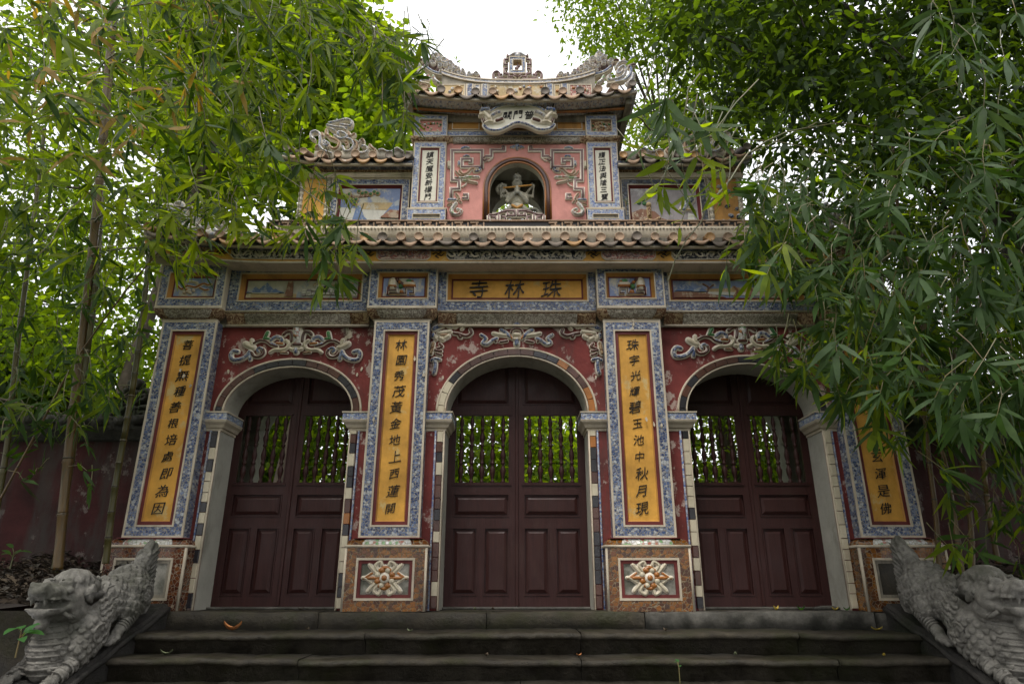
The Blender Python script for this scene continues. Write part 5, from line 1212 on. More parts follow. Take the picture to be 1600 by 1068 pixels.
# ------------------------------------------------------------------ boundary walls
def bwall(x0, x1, label, ztop):
    t = empty('boundary_wall', ((x0+x1)/2, .55, 0), label, 'wall'); ox, oy = t.location[0], t.location[1]
    MB().use('old_red_wall').box(x0-ox, x1-ox, .45-oy, .75-oy, -.3, ztop).build('wall', t)
    m = MB().use('dark_moss', True).sweepx([(.45-oy, ztop), (.40-oy, ztop+.02), (.40-oy, ztop+.07), (.34-oy, ztop+.12), (.34-oy, ztop+.17), (.86-oy, ztop+.17), (.86-oy, ztop)], [x0-ox, x1-ox], closed=True)
    m.build('coping', t); first = None; n = int((x1-x0)/.2)
    for i in range(n):
        x = x0+.1+i*.2-ox
        if first is None:
            m = MB().use('dark_moss', True); K = 9
            v = [(.062*math.cos(2*PI*j/K), yy, .062*math.sin(2*PI*j/K)) for yy in (0, .4) for j in range(K)]
            m.add(v, [(j, (j+1) % K, K+(j+1) % K, K+j) for j in range(K)] + [tuple(reversed(range(K)))]); o = m.build('coping_tile', t); first = o.data
        else: o = put('coping_tile', first, t)
        o.location = (x, .30-oy, ztop+.22); o.rotation_euler = (random.uniform(.1, .25), random.uniform(0, 3), 0)
        p = put('coping_tile', first, t, (x+.1, .34-oy, ztop+.17), (.15, 1, 0), (1.15, .8, .55))
    return t
zw = Z(690, .45)
bwall(-14, -4.03, 'old dark red garden wall with mossy tile coping left of the gate', zw)
bwall(4.17, 14, 'old dark red garden wall behind the bamboo right of the gate', zw)
# scrolled finial standing on the left wall end
t = empty('wall_finial', (-4.55, .6, zw+.2), 'dark mossy scroll finial on the left garden wall beside the gate', 'finial')
m = MB()
for a, b, r, q in ((0, .12, .14, 0), (.02, .36, .13, 2.5), (-.16, .1, .1, 4), (.16, .14, .1, 1), (-.14, .32, .09, 5.5), (.14, .36, .09, 0), (-.3, .05, .09, 1), (.02, .52, .07, 3)):
    m.use('dark_moss', True).ribbon(curl(a, b, r, q, 1.2), .035, .08, 0, double=True).disc(a, b, r*.6, 0, .05, double=True)
m.build('finial_scroll', t)
# planting beds either side of the steps
for x0, x1, nm in ((-14, -3.87, 'left'), (4.11, 14, 'right')):
    m = MB().use('soil'); nxg, nyg = 60, 22; v = []
    for j in range(nyg+1):
        for i in range(nxg+1):
            x = x0+(x1-x0)*i/nxg; y = -3.2+3.66*j/nyg
            near = (x-x0)/(x1-x0) if nm == 'left' else (x1-x)/(x1-x0)
            v.append((x, y, .10+.30*max(0, (y+1.2)/1.66)+.05*math.sin(x*5+y*3)+.04*math.sin(x*11-y*7)-.25*max(0, (-1.6-y))))
    f = [(j*(nxg+1)+i, j*(nxg+1)+i+1, (j+1)*(nxg+1)+i+1, (j+1)*(nxg+1)+i) for j in range(nyg) for i in range(nxg)]
    m.sm = True; m.add(v, f); structure(m, 'garden_soil')
t = empty('bed_kerb', (-6, -2.0, 0), 'low crumbling brick kerb of the left garden bed', 'kerb')
fm = None; x = -9.
while x < -4.0:
    w_ = .22; z = W(40, 1003, -2.0)[1]
    if fm is None:
        o = MB().use('brick_edge').bbox(-w_/2+.005, w_/2-.005, -.06, .06, -.05, .03, b=.01).build('brick', t); fm = o.data
    else: o = put('brick', fm, t)
    o.location = (x+6, random.uniform(-.015, .015), z+random.uniform(-.01, .01)); o.rotation_euler = (random.uniform(-.08, .08), random.uniform(-.05, .05), random.uniform(-.06, .06)); x += w_
# ------------------------------------------------------------------ fallen leaves on the steps
def fleaf(px, py, Y, mat, label, L_=.11, w_=.045, rz=0., cup=.02, name='fallen_leaf'):
    x, z = W(px, py, Y); m = MB().use(mat, True); N = 6; v = []
    for i in range(N+1):
        t = i/N; ww = w_/2*math.sin(PI*min(1, t*1.02))**.8+.001
        for s in (-1, 0, 1): v.append(((t-.5)*L_, s*ww, cup*(abs(s)*.9+1.5*(2*t-1)**2)+.004))
    f = []
    for i in range(N): f += [(i*3, i*3+3, i*3+4, i*3+1), (i*3+1, i*3+4, i*3+5, i*3+2)]
    m.add(v, f); o = m.build(name, None, (x, Y, z)); o.rotation_euler = (0, 0, rz)
    props(o, label, 'leaf'); return o
def onz(o, z): o.location.z = z; return o
onz(fleaf(362, 986, -.35, 'orange_leaf', 'orange-brown curled dry leaf on the top step below the left door', .16, .07, .1, .035), -.148)
onz(fleaf(260, 1017, -.70, 'pale_leaf', 'dull olive fallen leaf on the second step near the left stone beast', .10, .06, .3, .02), -.318)
onz(fleaf(1371, 984, -.35, 'yellow_leaf', 'small yellow leaf on the top step near the right stone beast', .10, .04, -.2, .015), -.148)
onz(fleaf(905, 1033, -.8, 'orange_leaf', 'tiny orange leaf on the second step below the central door', .05, .03, .4, .01), -.316)
onz(fleaf(1382, 1028, -.8, 'yellow_leaf', 'tiny curled yellow leaf on the second step, right side', .04, .025, 1., .01), -.316)
onz(fleaf(1213, 950, .12, 'yellow_leaf', 'yellow leaf on the porch edge in front of the right door', .07, .035, .5, .02), .004)
onz(fleaf(1252, 951, .15, 'leaf_plant', 'green leaf on the porch edge in front of the right door', .07, .035, -.5, .02), .004)
onz(fleaf(1306, 954, .1, 'yellow_leaf', 'yellow leaf beside the foot of the right white jamb', .07, .03, .1, .015), .004)
onz(fleaf(1324, 956, .1, 'leaf_plant', 'green leaf beside the tiled strip at the right door jamb', .06, .03, -.2, .015), .004)
o = MB().use('step_pale', True).tube([(-.13, 0, .02), (-.05, .01, .024), (.06, 0, .024), (.14, .02, .018)], [.014, .024, .023, .012], 8).build('stone_lump', None, (W(1292, 950, .25)[0], .25, .0))
props(o, 'pale broken mortar lump on the sill by the right door', 'rubble')
# leaf litter at the foot of the left wall
def litter(nm, x0, x1, y0, y1, n, mats):
    m = MB()
    for i in range(n):
        x = random.uniform(x0, x1); y = random.uniform(y0, y1); z = .13+.30*max(0, (y+1.2)/1.66)+.05*math.sin(x*5+y*3)+.04*math.sin(x*11-y*7)-.25*max(0, (-1.6-y))+random.uniform(0, .09)
        L_ = random.uniform(.05, .12); a = random.uniform(0, 6.3); c, s = math.cos(a)*L_, math.sin(a)*L_; h = random.uniform(-.04, .05); w_ = random.uniform(.15, .3)
        m.use(random.choice(mats)).add([(x, y, z), (x+c*.5-s*w_, y+s*.5+c*w_, z+h*.3+.012), (x+c, y+s, z+h), (x+c*.5+s*w_, y+s*.5-c*w_, z+h*.6+.012)], [(0, 3, 2, 1)])
    o = m.build(nm); o['kind'] = 'stuff'; o['label'] = 'brown dry leaf litter on the garden bed'; o['category'] = 'litter'; return o
litter('leaf_litter', -7.5, -3.9, -1.9, .4, 5200, ['dry_leaf', 'soil', 'soil', 'dark_bark'])
litter('leaf_litter', 4.15, 7.5, -1.9, .4, 2600, ['dry_leaf', 'soil', 'dark_bark'])
for i, (px, py, Y, zt_, mt, lb) in enumerate([(480, 984, -.3, -.148, 'dry_leaf', 'small brown dry leaf on the top step below the left pedestal of the central door'), (640, 988, -.5, -.148, 'pale_leaf', 'pale shrivelled leaf on the top step before the left side of the central door'),
        (1040, 986, -.4, -.148, 'dry_leaf', 'brown leaf on the top step below the right mosaic pedestal'), (760, 1030, -.8, -.316, 'dry_leaf', 'dark curled leaf on the second step below the middle of the central door'), (1150, 1029, -.75, -.316, 'pale_leaf', 'pale leaf scrap on the second step below the right door'),
        (742, 950, .2, .004, 'pale_leaf', 'leaf scrap on the porch under the left leaf of the central door'), (770, 951, .25, .004, 'dry_leaf', 'brown leaf blown against the sill of the central door'), (470, 950, .22, .004, 'dry_leaf', 'dark dry leaf on the porch before the left door')]):
    onz(fleaf(px, py, Y, mt, lb, random.uniform(.045, .07), .03, random.uniform(0, 3), .012), zt_)
# ================================================================== vegetation
def inpoly(x, y, P):
    c = np.zeros(len(x), bool); n = len(P)
    for i in range(n):
        x1, y1 = P[i]; x2, y2 = P[(i+1) % n]
        if y1 == y2: continue
        k = ((y1 > y) != (y2 > y)) & (x < (x2-x1)*(y-y1)/(y2-y1)+x1); c ^= k
    return c
def scatter(P, n, y0, y1, holes=()):
    """n points in the air over region P of the view, at depths y0..y1 (metres)"""
    P = np.array(P, float); lo, hi = P.min(0), P.max(0); out = []
    while sum(len(o) for o in out) < n:
        a = RNG.uniform(lo, hi, (n*3, 2)); k = inpoly(a[:, 0], a[:, 1], P)
        for H in holes: k &= ~inpoly(a[:, 0], a[:, 1], H)
        out.append(a[k])
    a = np.concatenate(out)[:n]; Y = RNG.uniform(y0, y1, n)
    u = (a[:, 0]-807)/FPX; v = (534-a[:, 1])/FPX; dy = math.cos(PITCH)-v*math.sin(PITCH); dz = math.sin(PITCH)+v*math.cos(PITCH); t = (Y-CAMY)/dy
    return np.stack([u*t, Y, CAMZ+t*dz], 1)
def unit(a): return a/(np.linalg.norm(a, axis=1, keepdims=True)+1e-9)
PROF = {'lance': [(0, .02), (.18, .42), (.55, .46), (1, 0)], 'broad': [(0, .02), (.25, .5), (.65, .42), (1, 0)], 'fold': [(0, .02), (.12, .35), (.4, .5), (.75, .36), (1, 0)]}
def leaf_arrays(P, D, N, L_, Wd, droop, prof='lance'):
    pr = PROF[prof]; n = len(P); S = unit(np.cross(D, N)); N2 = unit(np.cross(S, D)); k = len(pr); V = []
    for t, w_ in pr:
        c = P + D*(L_*t)[:, None] + np.array((0, 0, -1.))*(droop*L_*t*t)[:, None] + N2*(L_*.04*math.sin(PI*t))[:, None]
        if w_ == 0: V.append(c[:, None])
        else: V.append(np.stack([c-S*(Wd*w_)[:, None], c+S*(Wd*w_)[:, None]], 1))
    V = np.concatenate(V, 1); nv = V.shape[1]
    F = []
    for i in range(k-1):
        if pr[i+1][1] == 0: F.append((2*i, 2*i+1, 2*i+2, 2*i+2))
        else: F.append((2*i, 2*i+1, 2*i+3, 2*i+2))
    return V.reshape(-1, 3), F, nv
def mesh_leaves(name, P, D, N, L_, Wd, droop, mats, prof='lance'):
    V, F, nv = leaf_arrays(P, D, N, L_, Wd, droop, prof); n = len(P)
    quads = [f for f in F if f[2] != f[3]]; tri = [f[:3] for f in F if f[2] == f[3]]
    base = (np.arange(n)*nv)[:, None]
    lq = (base[:, :, None]+np.array(quads)[None]).reshape(-1); lt_ = (base[:, :, None]+np.array(tri)[None]).reshape(-1)
    loops = np.concatenate([lq, lt_]).astype(np.int32); nq, ntr = n*len(quads), n*len(tri)
    me = bpy.data.meshes.new(name); me.vertices.add(len(V)); me.vertices.foreach_set('co', V.ravel())
    me.loops.add(len(loops)); me.loops.foreach_set('vertex_index', loops); me.polygons.add(nq+ntr)
    st = np.concatenate([np.arange(nq)*4, nq*4+np.arange(ntr)*3]).astype(np.int32); me.polygons.foreach_set('loop_start', st)
    for m in mats: me.materials.append(MATS[m])
    if len(mats) > 1:
        mi = RNG.integers(0, len(mats), n); me.polygons.foreach_set('material_index', np.concatenate([np.repeat(mi, len(quads)), np.repeat(mi, len(tri))]).astype(np.int32))
    me.polygons.foreach_set('use_smooth', np.ones(nq+ntr, bool)); me.update(calc_edges=True); return me
def fans(C, D0, k, spread, Ls, Ws, dr):
    """bamboo sprays: k leaves splayed like a hand from each twig tip C about direction D0"""
    n = len(C); base = np.repeat(D0, k, 0)
    pn = unit(np.stack([RNG.normal(0, .5, n), -np.abs(RNG.normal(.7, .4, n)), RNG.normal(.35, .5, n)], 1)); S = unit(np.cross(D0, pn)); pn = unit(np.cross(S, D0))
    S = np.repeat(S, k, 0); pn = np.repeat(pn, k, 0)
    th = (np.tile(np.linspace(-1, 1, k), n)*1.25*RNG.uniform(.6, 1.1, n).repeat(k)*spread/.45 + RNG.normal(0, .16, n*k))[:, None]
    D = unit(base*np.cos(th)+S*np.sin(th)+pn*RNG.normal(0, .22, (n*k, 1)))
    L_ = RNG.uniform(*Ls, n*k)*(1-.25*np.abs(th[:, 0])/1.4)*RNG.choice([1, 1, 1, .6], n*k); Wd = L_*RNG.uniform(*Ws, n*k)
    P = np.repeat(C, k, 0) - base*(RNG.uniform(0, .10, (n*k, 1))*(.3+np.abs(th))) + RNG.normal(0, .004, (n*k, 3))
    N = unit(pn+RNG.normal(0, .45, (n*k, 3))); return P, D, N, L_, Wd, RNG.uniform(dr[0]*.3, dr[1]*.6, n*k)
def sub(name, parent, me, stuff=True):
    o = put(name, me, parent); o.location = -Vector(parent.location)
    if stuff: o['kind'] = 'stuff'
    return o
LEAFP = {}
def proto_leaf(mat, v):
    if (mat, v) not in LEAFP:
        P = np.zeros((1, 3)); D = np.array([[0, 0, -1.]]); N = np.array([[0, -1., 0]])
        LEAFP[(mat, v)] = mesh_leaves('leaf', P, np.array([[0., .0, -1.]]), N, np.ones(1), np.array([.14, .18, .12][v:v+1]), np.zeros(1), [mat], 'fold')
        co = np.zeros(len(LEAFP[(mat, v)].vertices)*3); LEAFP[(mat, v)].vertices.foreach_get('co', co); co = co.reshape(-1, 3)
        co[:, 1] += [.10, .18, .05][v]*co[:, 2]**2; LEAFP[(mat, v)].vertices.foreach_set('co', co.ravel())
    return LEAFP[(mat, v)]
def single_leaves(parent, P, D, N, L_, mats):
    px, py, pz = parent.location
    for i in range(len(P)):
        d = Vector(D[i]); nrm = Vector(N[i]); z = -d; x = nrm.cross(z).normalized(); y = z.cross(x)
        M = Matrix((x, y, z)).transposed().to_4x4()
        o = bpy.data.objects.new('leaf', proto_leaf(mats[i % len(mats)], i % 3)); COL.objects.link(o); o.parent = parent
        o.matrix_local = Matrix.Translation((P[i][0]-px, P[i][1]-py, P[i][2]-pz)) @ M @ Matrix.Diagonal((L_[i], L_[i], L_[i], 1))
def twigs(parent, C, D0, ln, mat='twig', r=.0042):
    m = MB().use(mat, True)
    for c, d in zip(C, D0):
        c = Vector(c); d = Vector(d); b = c-d*ln*random.uniform(.5, 1.1)+Vector((0, 0, random.uniform(.02, .12)))
        mid = (b+c)/2+Vector((random.uniform(-.03, .03), random.uniform(-.03, .03), .03)); m.tube([b, mid, c], [r*1.3, r, r*.6], 3, False)
    me_o = m.build('twigs', parent); me_o.location = -Vector(parent.location); me_o['kind'] = 'stuff'
def culm(parent, pts, r0, r1, mat, seg=.32, name='culm', leafless=True):
    P = catmull(pts, 8); P = [Vector(p) for p in P]; n = len(P); m = MB().use(mat, True)
    L_ = [0]
    for i in range(1, n): L_.append(L_[-1]+(P[i]-P[i-1]).length)
    tot = L_[-1]; R = lambda d: r0+(r1-r0)*d/tot
    def at(d):
        i = max(0, min(n-2, np.searchsorted(L_, d)-1)); f = (d-L_[i])/max(1e-6, L_[i+1]-L_[i]); return P[i].lerp(P[i+1], f)
    d = 0; pp = []; rr = []; rings = []
    while d < tot:
        for t, k in ((0, 1.0), (.05, .97), (.5, .93), (.93, .97), (.97, 1.13), (1, 1.0)):
            q = d+seg*t
            if q <= tot: pp.append(at(q)); rr.append(R(q)*k)
        rings.append(d); d += seg*random.uniform(.92, 1.08)
    m.tube(pp, rr, 10); o = m.build(name, parent); o.location = -Vector(parent.location)
    for q in rings[1:]:
        a, b = at(max(0, q-.008)), at(min(tot, q+.008)); k = MB().use('bamboo_ring', True).tube([a, b], [R(q)*1.09]*2, 10).build('node_ring', parent); k.location = -Vector(parent.location)
    return at, tot
def px3(px, py, Y): x, z = W(px, py, Y); return (x, Y, z)
def branch(m, a, b, r0, r1, sag=.15, k=6):
    a, b = Vector(a), Vector(b); pts = []
    for i in range(k+1):
        t = i/k; p = a.lerp(b, t); p.z += sag*math.sin(PI*t)*(b-a).length*.6; p.x += random.uniform(-.02, .02); p.y += random.uniform(-.02, .02); pts.append(p)
    m.tube(pts, [r0+(r1-r0)*i/k for i in range(k+1)], 5, False); return pts
# ------------------------------------------------------------------ left bamboo
LB = empty('bamboo', px3(92, 880, -.55), 'tall golden-stemmed bamboo with drooping leaf sprays left of the gate', 'bamboo', 'bamboo clumps flanking the gate')
Y0 = -.55
c1 = culm(LB, [px3(90, 890, Y0), px3(108, 700, Y0), px3(128, 540, Y0), px3(150, 340, Y0), px3(166, 160, Y0-.05), px3(178, 0, Y0-.15), px3(186, -160, Y0-.4)], .045, .050, 'bamboo_gold', .52)
c2 = culm(LB, [px3(84, 900, Y0+.15), px3(105, 760, Y0+.1), px3(135, 560, Y0), px3(150, 440, Y0), px3(160, 300, Y0+.2)], .032, .026, 'bamboo_green', .36)
c3 = culm(LB, [px3(165, 880, -.2), px3(180, 760, -.25), px3(205, 620, -.3), px3(222, 500, -.3), px3(235, 380, -.2)], .034, .028, 'bamboo_green', .24)
c4 = culm(LB, [px3(-6, 800, -.5), px3(12, 690, -.5), px3(25, 560, -.5), px3(48, 380, -.4), px3(70, 200, -.4)], .03, .022, 'bamboo_green', .4)
c5 = culm(LB, [px3(0, 780, -.8), px3(60, 670, -.8), px3(120, 560, -.85), px3(200, 450, -.9), px3(260, 380, -1)], .011, .007, 'bamboo_gold', .3)
c6 = 0 and culm(LB, [px3(55, 850, -.4), px3(80, 780, -.4), px3(112, 680, -.35)], .02, .014, 'bamboo_gold', .2)
c7 = 0 and culm(LB, [px3(10, 900, -.2), px3(50, 720, -.2), px3(85, 560, -.15), px3(95, 400, -.1)], .05, .04, 'dark_bark', .4)
m = MB().use('twig', True)
for (px, py), (qx, qy, qY) in [((160,112),(330,160,-1.8)),((168,110),(470,20,-2.2)),((155,300),(20,210,-1.5)),((150,180),(60,60,-1.6)),((172,20),(560,60,-2.6)),((145,300),(60,400,-1.8)),((150,110),(290,40,-1.5)),((140,400),(300,420,-1.6)),((176,-60),(620,70,-2.7)),((170,60),(420,250,-2.2)),((160,200),(520,330,-2.6)),((145,350),(240,300,-1.4))]:
    branch(m, px3(px, py, Y0), px3(qx, qy, qY), .012, .004, .12, 8)
o = m.build('branches', LB); o.location = -Vector(LB.location); o['kind'] = 'stuff'
def bamboo_zone(parent, P, n, y0, y1, dirn, k=7, spread=.45, Ls=(.12, .22), Ws=(.12, .16), dr=(.05, .35), mats=('bamboo_leaf_bright',), holes=(), keep=0, tw=.3, jit=.35):
    if n > 60: n = int(n*1.75)
    Ls = (Ls[0]*1.5, Ls[1]*1.5); Ws = (Ws[0]*1.12, Ws[1]*1.12)
    C = scatter(P, n, y0, y1, holes); D0 = unit(np.tile(np.array(dirn, float), (n, 1))+RNG.normal(0, jit, (n, 3))*np.array((1, .8, .6)))
    A = fans(C, D0, k, spread, Ls, Ws, dr); twigs(parent, C, D0, tw)
    if keep:
        vis = A[3]/(A[0][:, 1]+7.2); idx = np.argsort(-vis)[:keep]; rest = np.ones(len(vis), bool); rest[idx] = False
        single_leaves(parent, A[0][idx], A[1][idx], A[2][idx], A[3][idx], mats); A = [a[rest] for a in A]
    sub('foliage', parent, mesh_leaves('foliage', *A, list(mats)))
BR = ('bamboo_leaf_bright', 'bamboo_leaf_lime', 'bamboo_leaf_lime', 'bamboo_leaf_dark')
GATEHOLE = [(246, 400), (700, 400), (700, 1100), (190, 1100)]
bamboo_zone(LB, [(-300, -250), (350, -250), (330, 120), (300, 330), (200, 420), (-300, 420)], 330, -2.0, .3, (.4, -.2, -.45), mats=BR, k=8, Ls=(.14, .26))
bamboo_zone(LB, [(-300, -250), (420, -250), (420, 120), (200, 260), (-300, 260)], 160, -3.2, -1.8, (.45, -.2, -.5), mats=('bamboo_leaf_bright', 'bamboo_leaf_dark', 'bamboo_leaf_bright', 'bamboo_leaf_bright', 'bamboo_leaf_dry'), k=7, Ls=(.14, .24), keep=60)
bamboo_zone(LB, [(-300, 330), (330, 330), (245, 480), (215, 640), (150, 690), (-300, 700)], 170, -1.4, .3, (.1, -.2, -.6), mats=('bamboo_leaf_dark', 'bamboo_leaf_bright', 'bamboo_leaf_dark'), Ls=(.10, .20), k=7)
bamboo_zone(LB, [(300, -200), (560, -200), (600, 20), (640, 60), (660, 130), (640, 200), (560, 150), (470, 170), (420, 260), (300, 220)], 120, -3.1, -2.1, (.35, -.1, -.9), mats=('bamboo_leaf_bright', 'bamboo_leaf_dark', 'bamboo_leaf_bright'), k=9, Ls=(.13, .21), Ws=(.09, .12), keep=130, tw=.4)
bamboo_zone(LB, [(560, 60), (668, 50), (676, 110), (640, 215), (590, 190)], 22, -3.0, -2.4, (.3, -.1, -1), mats=('bamboo_leaf_dark', 'bamboo_leaf_bright'), k=8, Ls=(.13, .21), Ws=(.08, .11), keep=40)
bamboo_zone(LB, [(330, 180), (480, 200), (560, 300), (570, 390), (510, 410), (380, 370), (300, 300)], 46, -2.4, -1.4, (.35, -.1, -.75), mats=BR, k=8, Ls=(.12, .2), keep=50, tw=.4)
bamboo_zone(LB, [(470, 330), (580, 360), (560, 450), (500, 455), (455, 400)], 10, -2.8, -2.2, (.05, -.1, -1), mats=('bamboo_leaf_dark', 'bamboo_leaf_bright'), k=8, Ls=(.13, .2), keep=20, tw=.4)
bamboo_zone(LB, [(230, 290), (420, 290), (430, 360), (240, 370)], 34, -1.6, -.7, (.4, -.15, -.5), mats=BR, k=8, Ls=(.11, .17))
bamboo_zone(LB, [(240, 370), (330, 370), (320, 440), (250, 430)], 9, -1.8, -1.2, (.5, -.1, -.6), mats=BR, k=7, Ls=(.14, .22))
bamboo_zone(LB, [(-40, 620), (140, 620), (150, 760), (-40, 820)], 12, -1.2, -.5, (.3, -.2, -.3), mats=('bamboo_leaf_dark',), k=5, Ls=(.1, .18))
# ------------------------------------------------------------------ right bamboo
RB = empty('bamboo', px3(1468, 900, -.35), 'dense dark green bamboo with broad leaves hiding the right end of the gate', 'bamboo', 'bamboo clumps flanking the gate')
for a in ([px3(1505, 905, -.5), px3(1485, 770, -.5), px3(1460, 640, -.5), px3(1430, 470, -.5), px3(1400, 300, -.6), px3(1390, 100, -.9)], [px3(1468, 890, -.2), px3(1462, 800, -.2), px3(1450, 700, -.2), px3(1440, 560, -.2), px3(1450, 380, -.1)],
          [px3(1560, 880, -.3), px3(1540, 760, -.3), px3(1530, 560, -.2), px3(1540, 300, -.2)], [px3(1430, 640, -.6), px3(1440, 520, -.6), px3(1500, 380, -.6), px3(1600, 230, -.7)], [px3(1520, 900, -.4), px3(1515, 800, -.3), px3(1490, 620, -.25), px3(1500, 420, -.2)]):
    culm(RB, a, .026, .016, 'bamboo_gold' if a[0][0] < 4.9 else 'bamboo_green', .34)
m = MB().use('twig', True)
for (px, py, pY), (qx, qy, qY) in [((1395, 210, -.7), (1170, 240, -3.2)), ((1400, 300, -.6), (1030, 210, -3.6)), ((1440, 560, -.5), (1190, 470, -2.6)), ((1460, 640, -.5), (1300, 560, -2.4)), ((1430, 470, -.5), (1150, 330, -3.0)), ((1395, 200, -.7), (1500, 130, -2.6)), ((1450, 380, -.1), (1290, 400, -2.)), ((1500, 420, -.2), (1580, 560, -2.)),
                           ((1440, 520, -.6), (1330, 660, -2.)), ((1485, 770, -.5), (1530, 800, -1.4)), ((1170, 240, -3.2), (1040, 440, -3.4)), ((1030, 210, -3.6), (975, 180, -3.9)), ((1170, 240, -3.2), (1290, 190, -3.2))]:
    branch(m, px3(px, py, pY), px3(qx, qy, qY), .008, .003, .08, 8)
o = m.build('branches', RB); o.location = -Vector(RB.location); o['kind'] = 'stuff'
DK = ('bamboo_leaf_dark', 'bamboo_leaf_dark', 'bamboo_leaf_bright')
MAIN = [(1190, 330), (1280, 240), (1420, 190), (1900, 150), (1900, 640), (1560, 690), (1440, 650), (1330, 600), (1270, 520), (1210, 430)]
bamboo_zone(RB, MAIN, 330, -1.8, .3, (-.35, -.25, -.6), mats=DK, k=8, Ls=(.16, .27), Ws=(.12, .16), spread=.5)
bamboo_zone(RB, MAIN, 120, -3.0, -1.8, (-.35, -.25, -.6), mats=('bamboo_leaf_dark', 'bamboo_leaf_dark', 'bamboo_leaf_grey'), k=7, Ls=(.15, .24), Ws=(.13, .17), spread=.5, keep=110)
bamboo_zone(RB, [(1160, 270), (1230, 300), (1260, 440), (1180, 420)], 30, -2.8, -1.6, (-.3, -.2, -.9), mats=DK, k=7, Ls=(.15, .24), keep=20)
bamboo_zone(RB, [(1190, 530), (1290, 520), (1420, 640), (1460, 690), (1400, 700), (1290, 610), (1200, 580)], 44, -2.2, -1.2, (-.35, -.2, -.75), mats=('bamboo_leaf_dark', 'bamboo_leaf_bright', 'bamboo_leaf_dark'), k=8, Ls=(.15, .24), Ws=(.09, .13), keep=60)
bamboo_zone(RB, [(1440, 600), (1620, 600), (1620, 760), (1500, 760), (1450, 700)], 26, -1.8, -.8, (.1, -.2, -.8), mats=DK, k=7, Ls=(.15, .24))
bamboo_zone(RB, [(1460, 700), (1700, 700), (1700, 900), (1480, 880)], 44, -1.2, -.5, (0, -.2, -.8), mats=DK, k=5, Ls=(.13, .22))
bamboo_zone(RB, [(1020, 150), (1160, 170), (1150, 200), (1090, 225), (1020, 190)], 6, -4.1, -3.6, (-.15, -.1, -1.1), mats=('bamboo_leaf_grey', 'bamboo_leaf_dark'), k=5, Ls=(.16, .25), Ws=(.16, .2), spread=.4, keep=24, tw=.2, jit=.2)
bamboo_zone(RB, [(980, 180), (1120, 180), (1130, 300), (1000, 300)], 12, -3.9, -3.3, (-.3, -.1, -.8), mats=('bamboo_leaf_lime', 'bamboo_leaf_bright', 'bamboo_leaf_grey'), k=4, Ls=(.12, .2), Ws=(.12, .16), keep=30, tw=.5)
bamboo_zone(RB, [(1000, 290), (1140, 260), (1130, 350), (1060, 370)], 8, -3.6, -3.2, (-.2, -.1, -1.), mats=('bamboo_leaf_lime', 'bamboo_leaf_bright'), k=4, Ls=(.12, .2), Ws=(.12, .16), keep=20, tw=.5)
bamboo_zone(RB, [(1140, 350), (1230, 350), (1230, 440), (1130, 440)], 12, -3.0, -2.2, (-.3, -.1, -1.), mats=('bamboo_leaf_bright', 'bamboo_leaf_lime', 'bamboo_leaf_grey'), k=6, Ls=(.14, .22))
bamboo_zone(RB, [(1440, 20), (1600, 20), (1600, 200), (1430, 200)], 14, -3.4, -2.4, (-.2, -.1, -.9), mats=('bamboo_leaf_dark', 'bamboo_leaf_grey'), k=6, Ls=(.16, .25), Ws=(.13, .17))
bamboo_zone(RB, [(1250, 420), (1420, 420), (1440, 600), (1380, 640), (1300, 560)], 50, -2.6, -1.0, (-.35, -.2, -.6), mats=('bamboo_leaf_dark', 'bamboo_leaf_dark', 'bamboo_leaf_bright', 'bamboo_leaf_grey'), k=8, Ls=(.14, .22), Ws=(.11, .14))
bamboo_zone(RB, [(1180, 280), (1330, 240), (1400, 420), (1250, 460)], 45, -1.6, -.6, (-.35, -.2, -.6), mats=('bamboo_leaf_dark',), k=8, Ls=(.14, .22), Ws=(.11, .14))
# ------------------------------------------------------------------ trees
def tree(label, base, trunkpts, r0, r1, zones, mat, bark='tree_bark', group='trees around the gate', limbs=14, cat='tree', nm='tree'):
    """zones: (polygon, clumps, y0, y1, leaves per clump, clump radius, (leaf length), width ratio, profile, holes)"""
    t = empty(nm, base, label, cat, group); m = MB().use(bark, True)
    P = catmull(trunkpts, 6); m.tube(P, [r0+(r1-r0)*i/(len(P)-1) for i in range(len(P))], 10)
    o = m.build('trunk', t); o.location = -Vector(base); lm = MB().use(bark, True); AA = []
    for poly, n, y0, y1, k, cr_, Ls, wr, prof, holes in zones:
        n = int(n*1.5); k = int(k*2.2); Ls = (Ls[0]*1.12, Ls[1]*1.12); C = scatter(poly, n, y0, y1, holes); top = [Vector(p) for p in P]
        for c in C[:limbs]:
            c = Vector(c); a = min(top, key=lambda q: (q-c).length+abs(q.z-(c.z-.8))); branch(lm, a, c, min(.03, r1*.45), .007, .06, 6)
        for c in C[limbs:limbs*4]:
            c = Vector(c); b = c-Vector((random.uniform(-.4, .4), random.uniform(-.3, .3), random.uniform(.2, .5))); lm.tube([b, (b+c)/2+Vector((.03, 0, .02)), c], [.012, .009, .004], 4, False)
        Pn = np.repeat(C, k, 0)+RNG.normal(0, 1, (n*k, 3))*cr_*np.array((1, 1, .6)); out = unit(Pn-np.repeat(C, k, 0)+RNG.normal(0, .05, (n*k, 3)))
        D = unit(out*.7+RNG.normal(0, .5, (n*k, 3))+np.array((0, 0, -.35))); N = unit(RNG.normal(0, .55, (n*k, 3))+np.array((0, 0, 1.)))
        L_ = RNG.uniform(*Ls, n*k); AA.append((Pn, D, N, L_, L_*wr*RNG.uniform(.85, 1.15, n*k), RNG.uniform(0, .25, n*k), prof))
    if lm.v: q = lm.build('limbs', t); q.location = -Vector(base); q['kind'] = 'stuff'
    cr_o = None
    for i, (a, b, c, d, e, f, prof) in enumerate(AA):
        s_ = sub('crown', t, mesh_leaves('crown', a, b, c, d, e, f, mat, prof))
    return t
NOH = ()
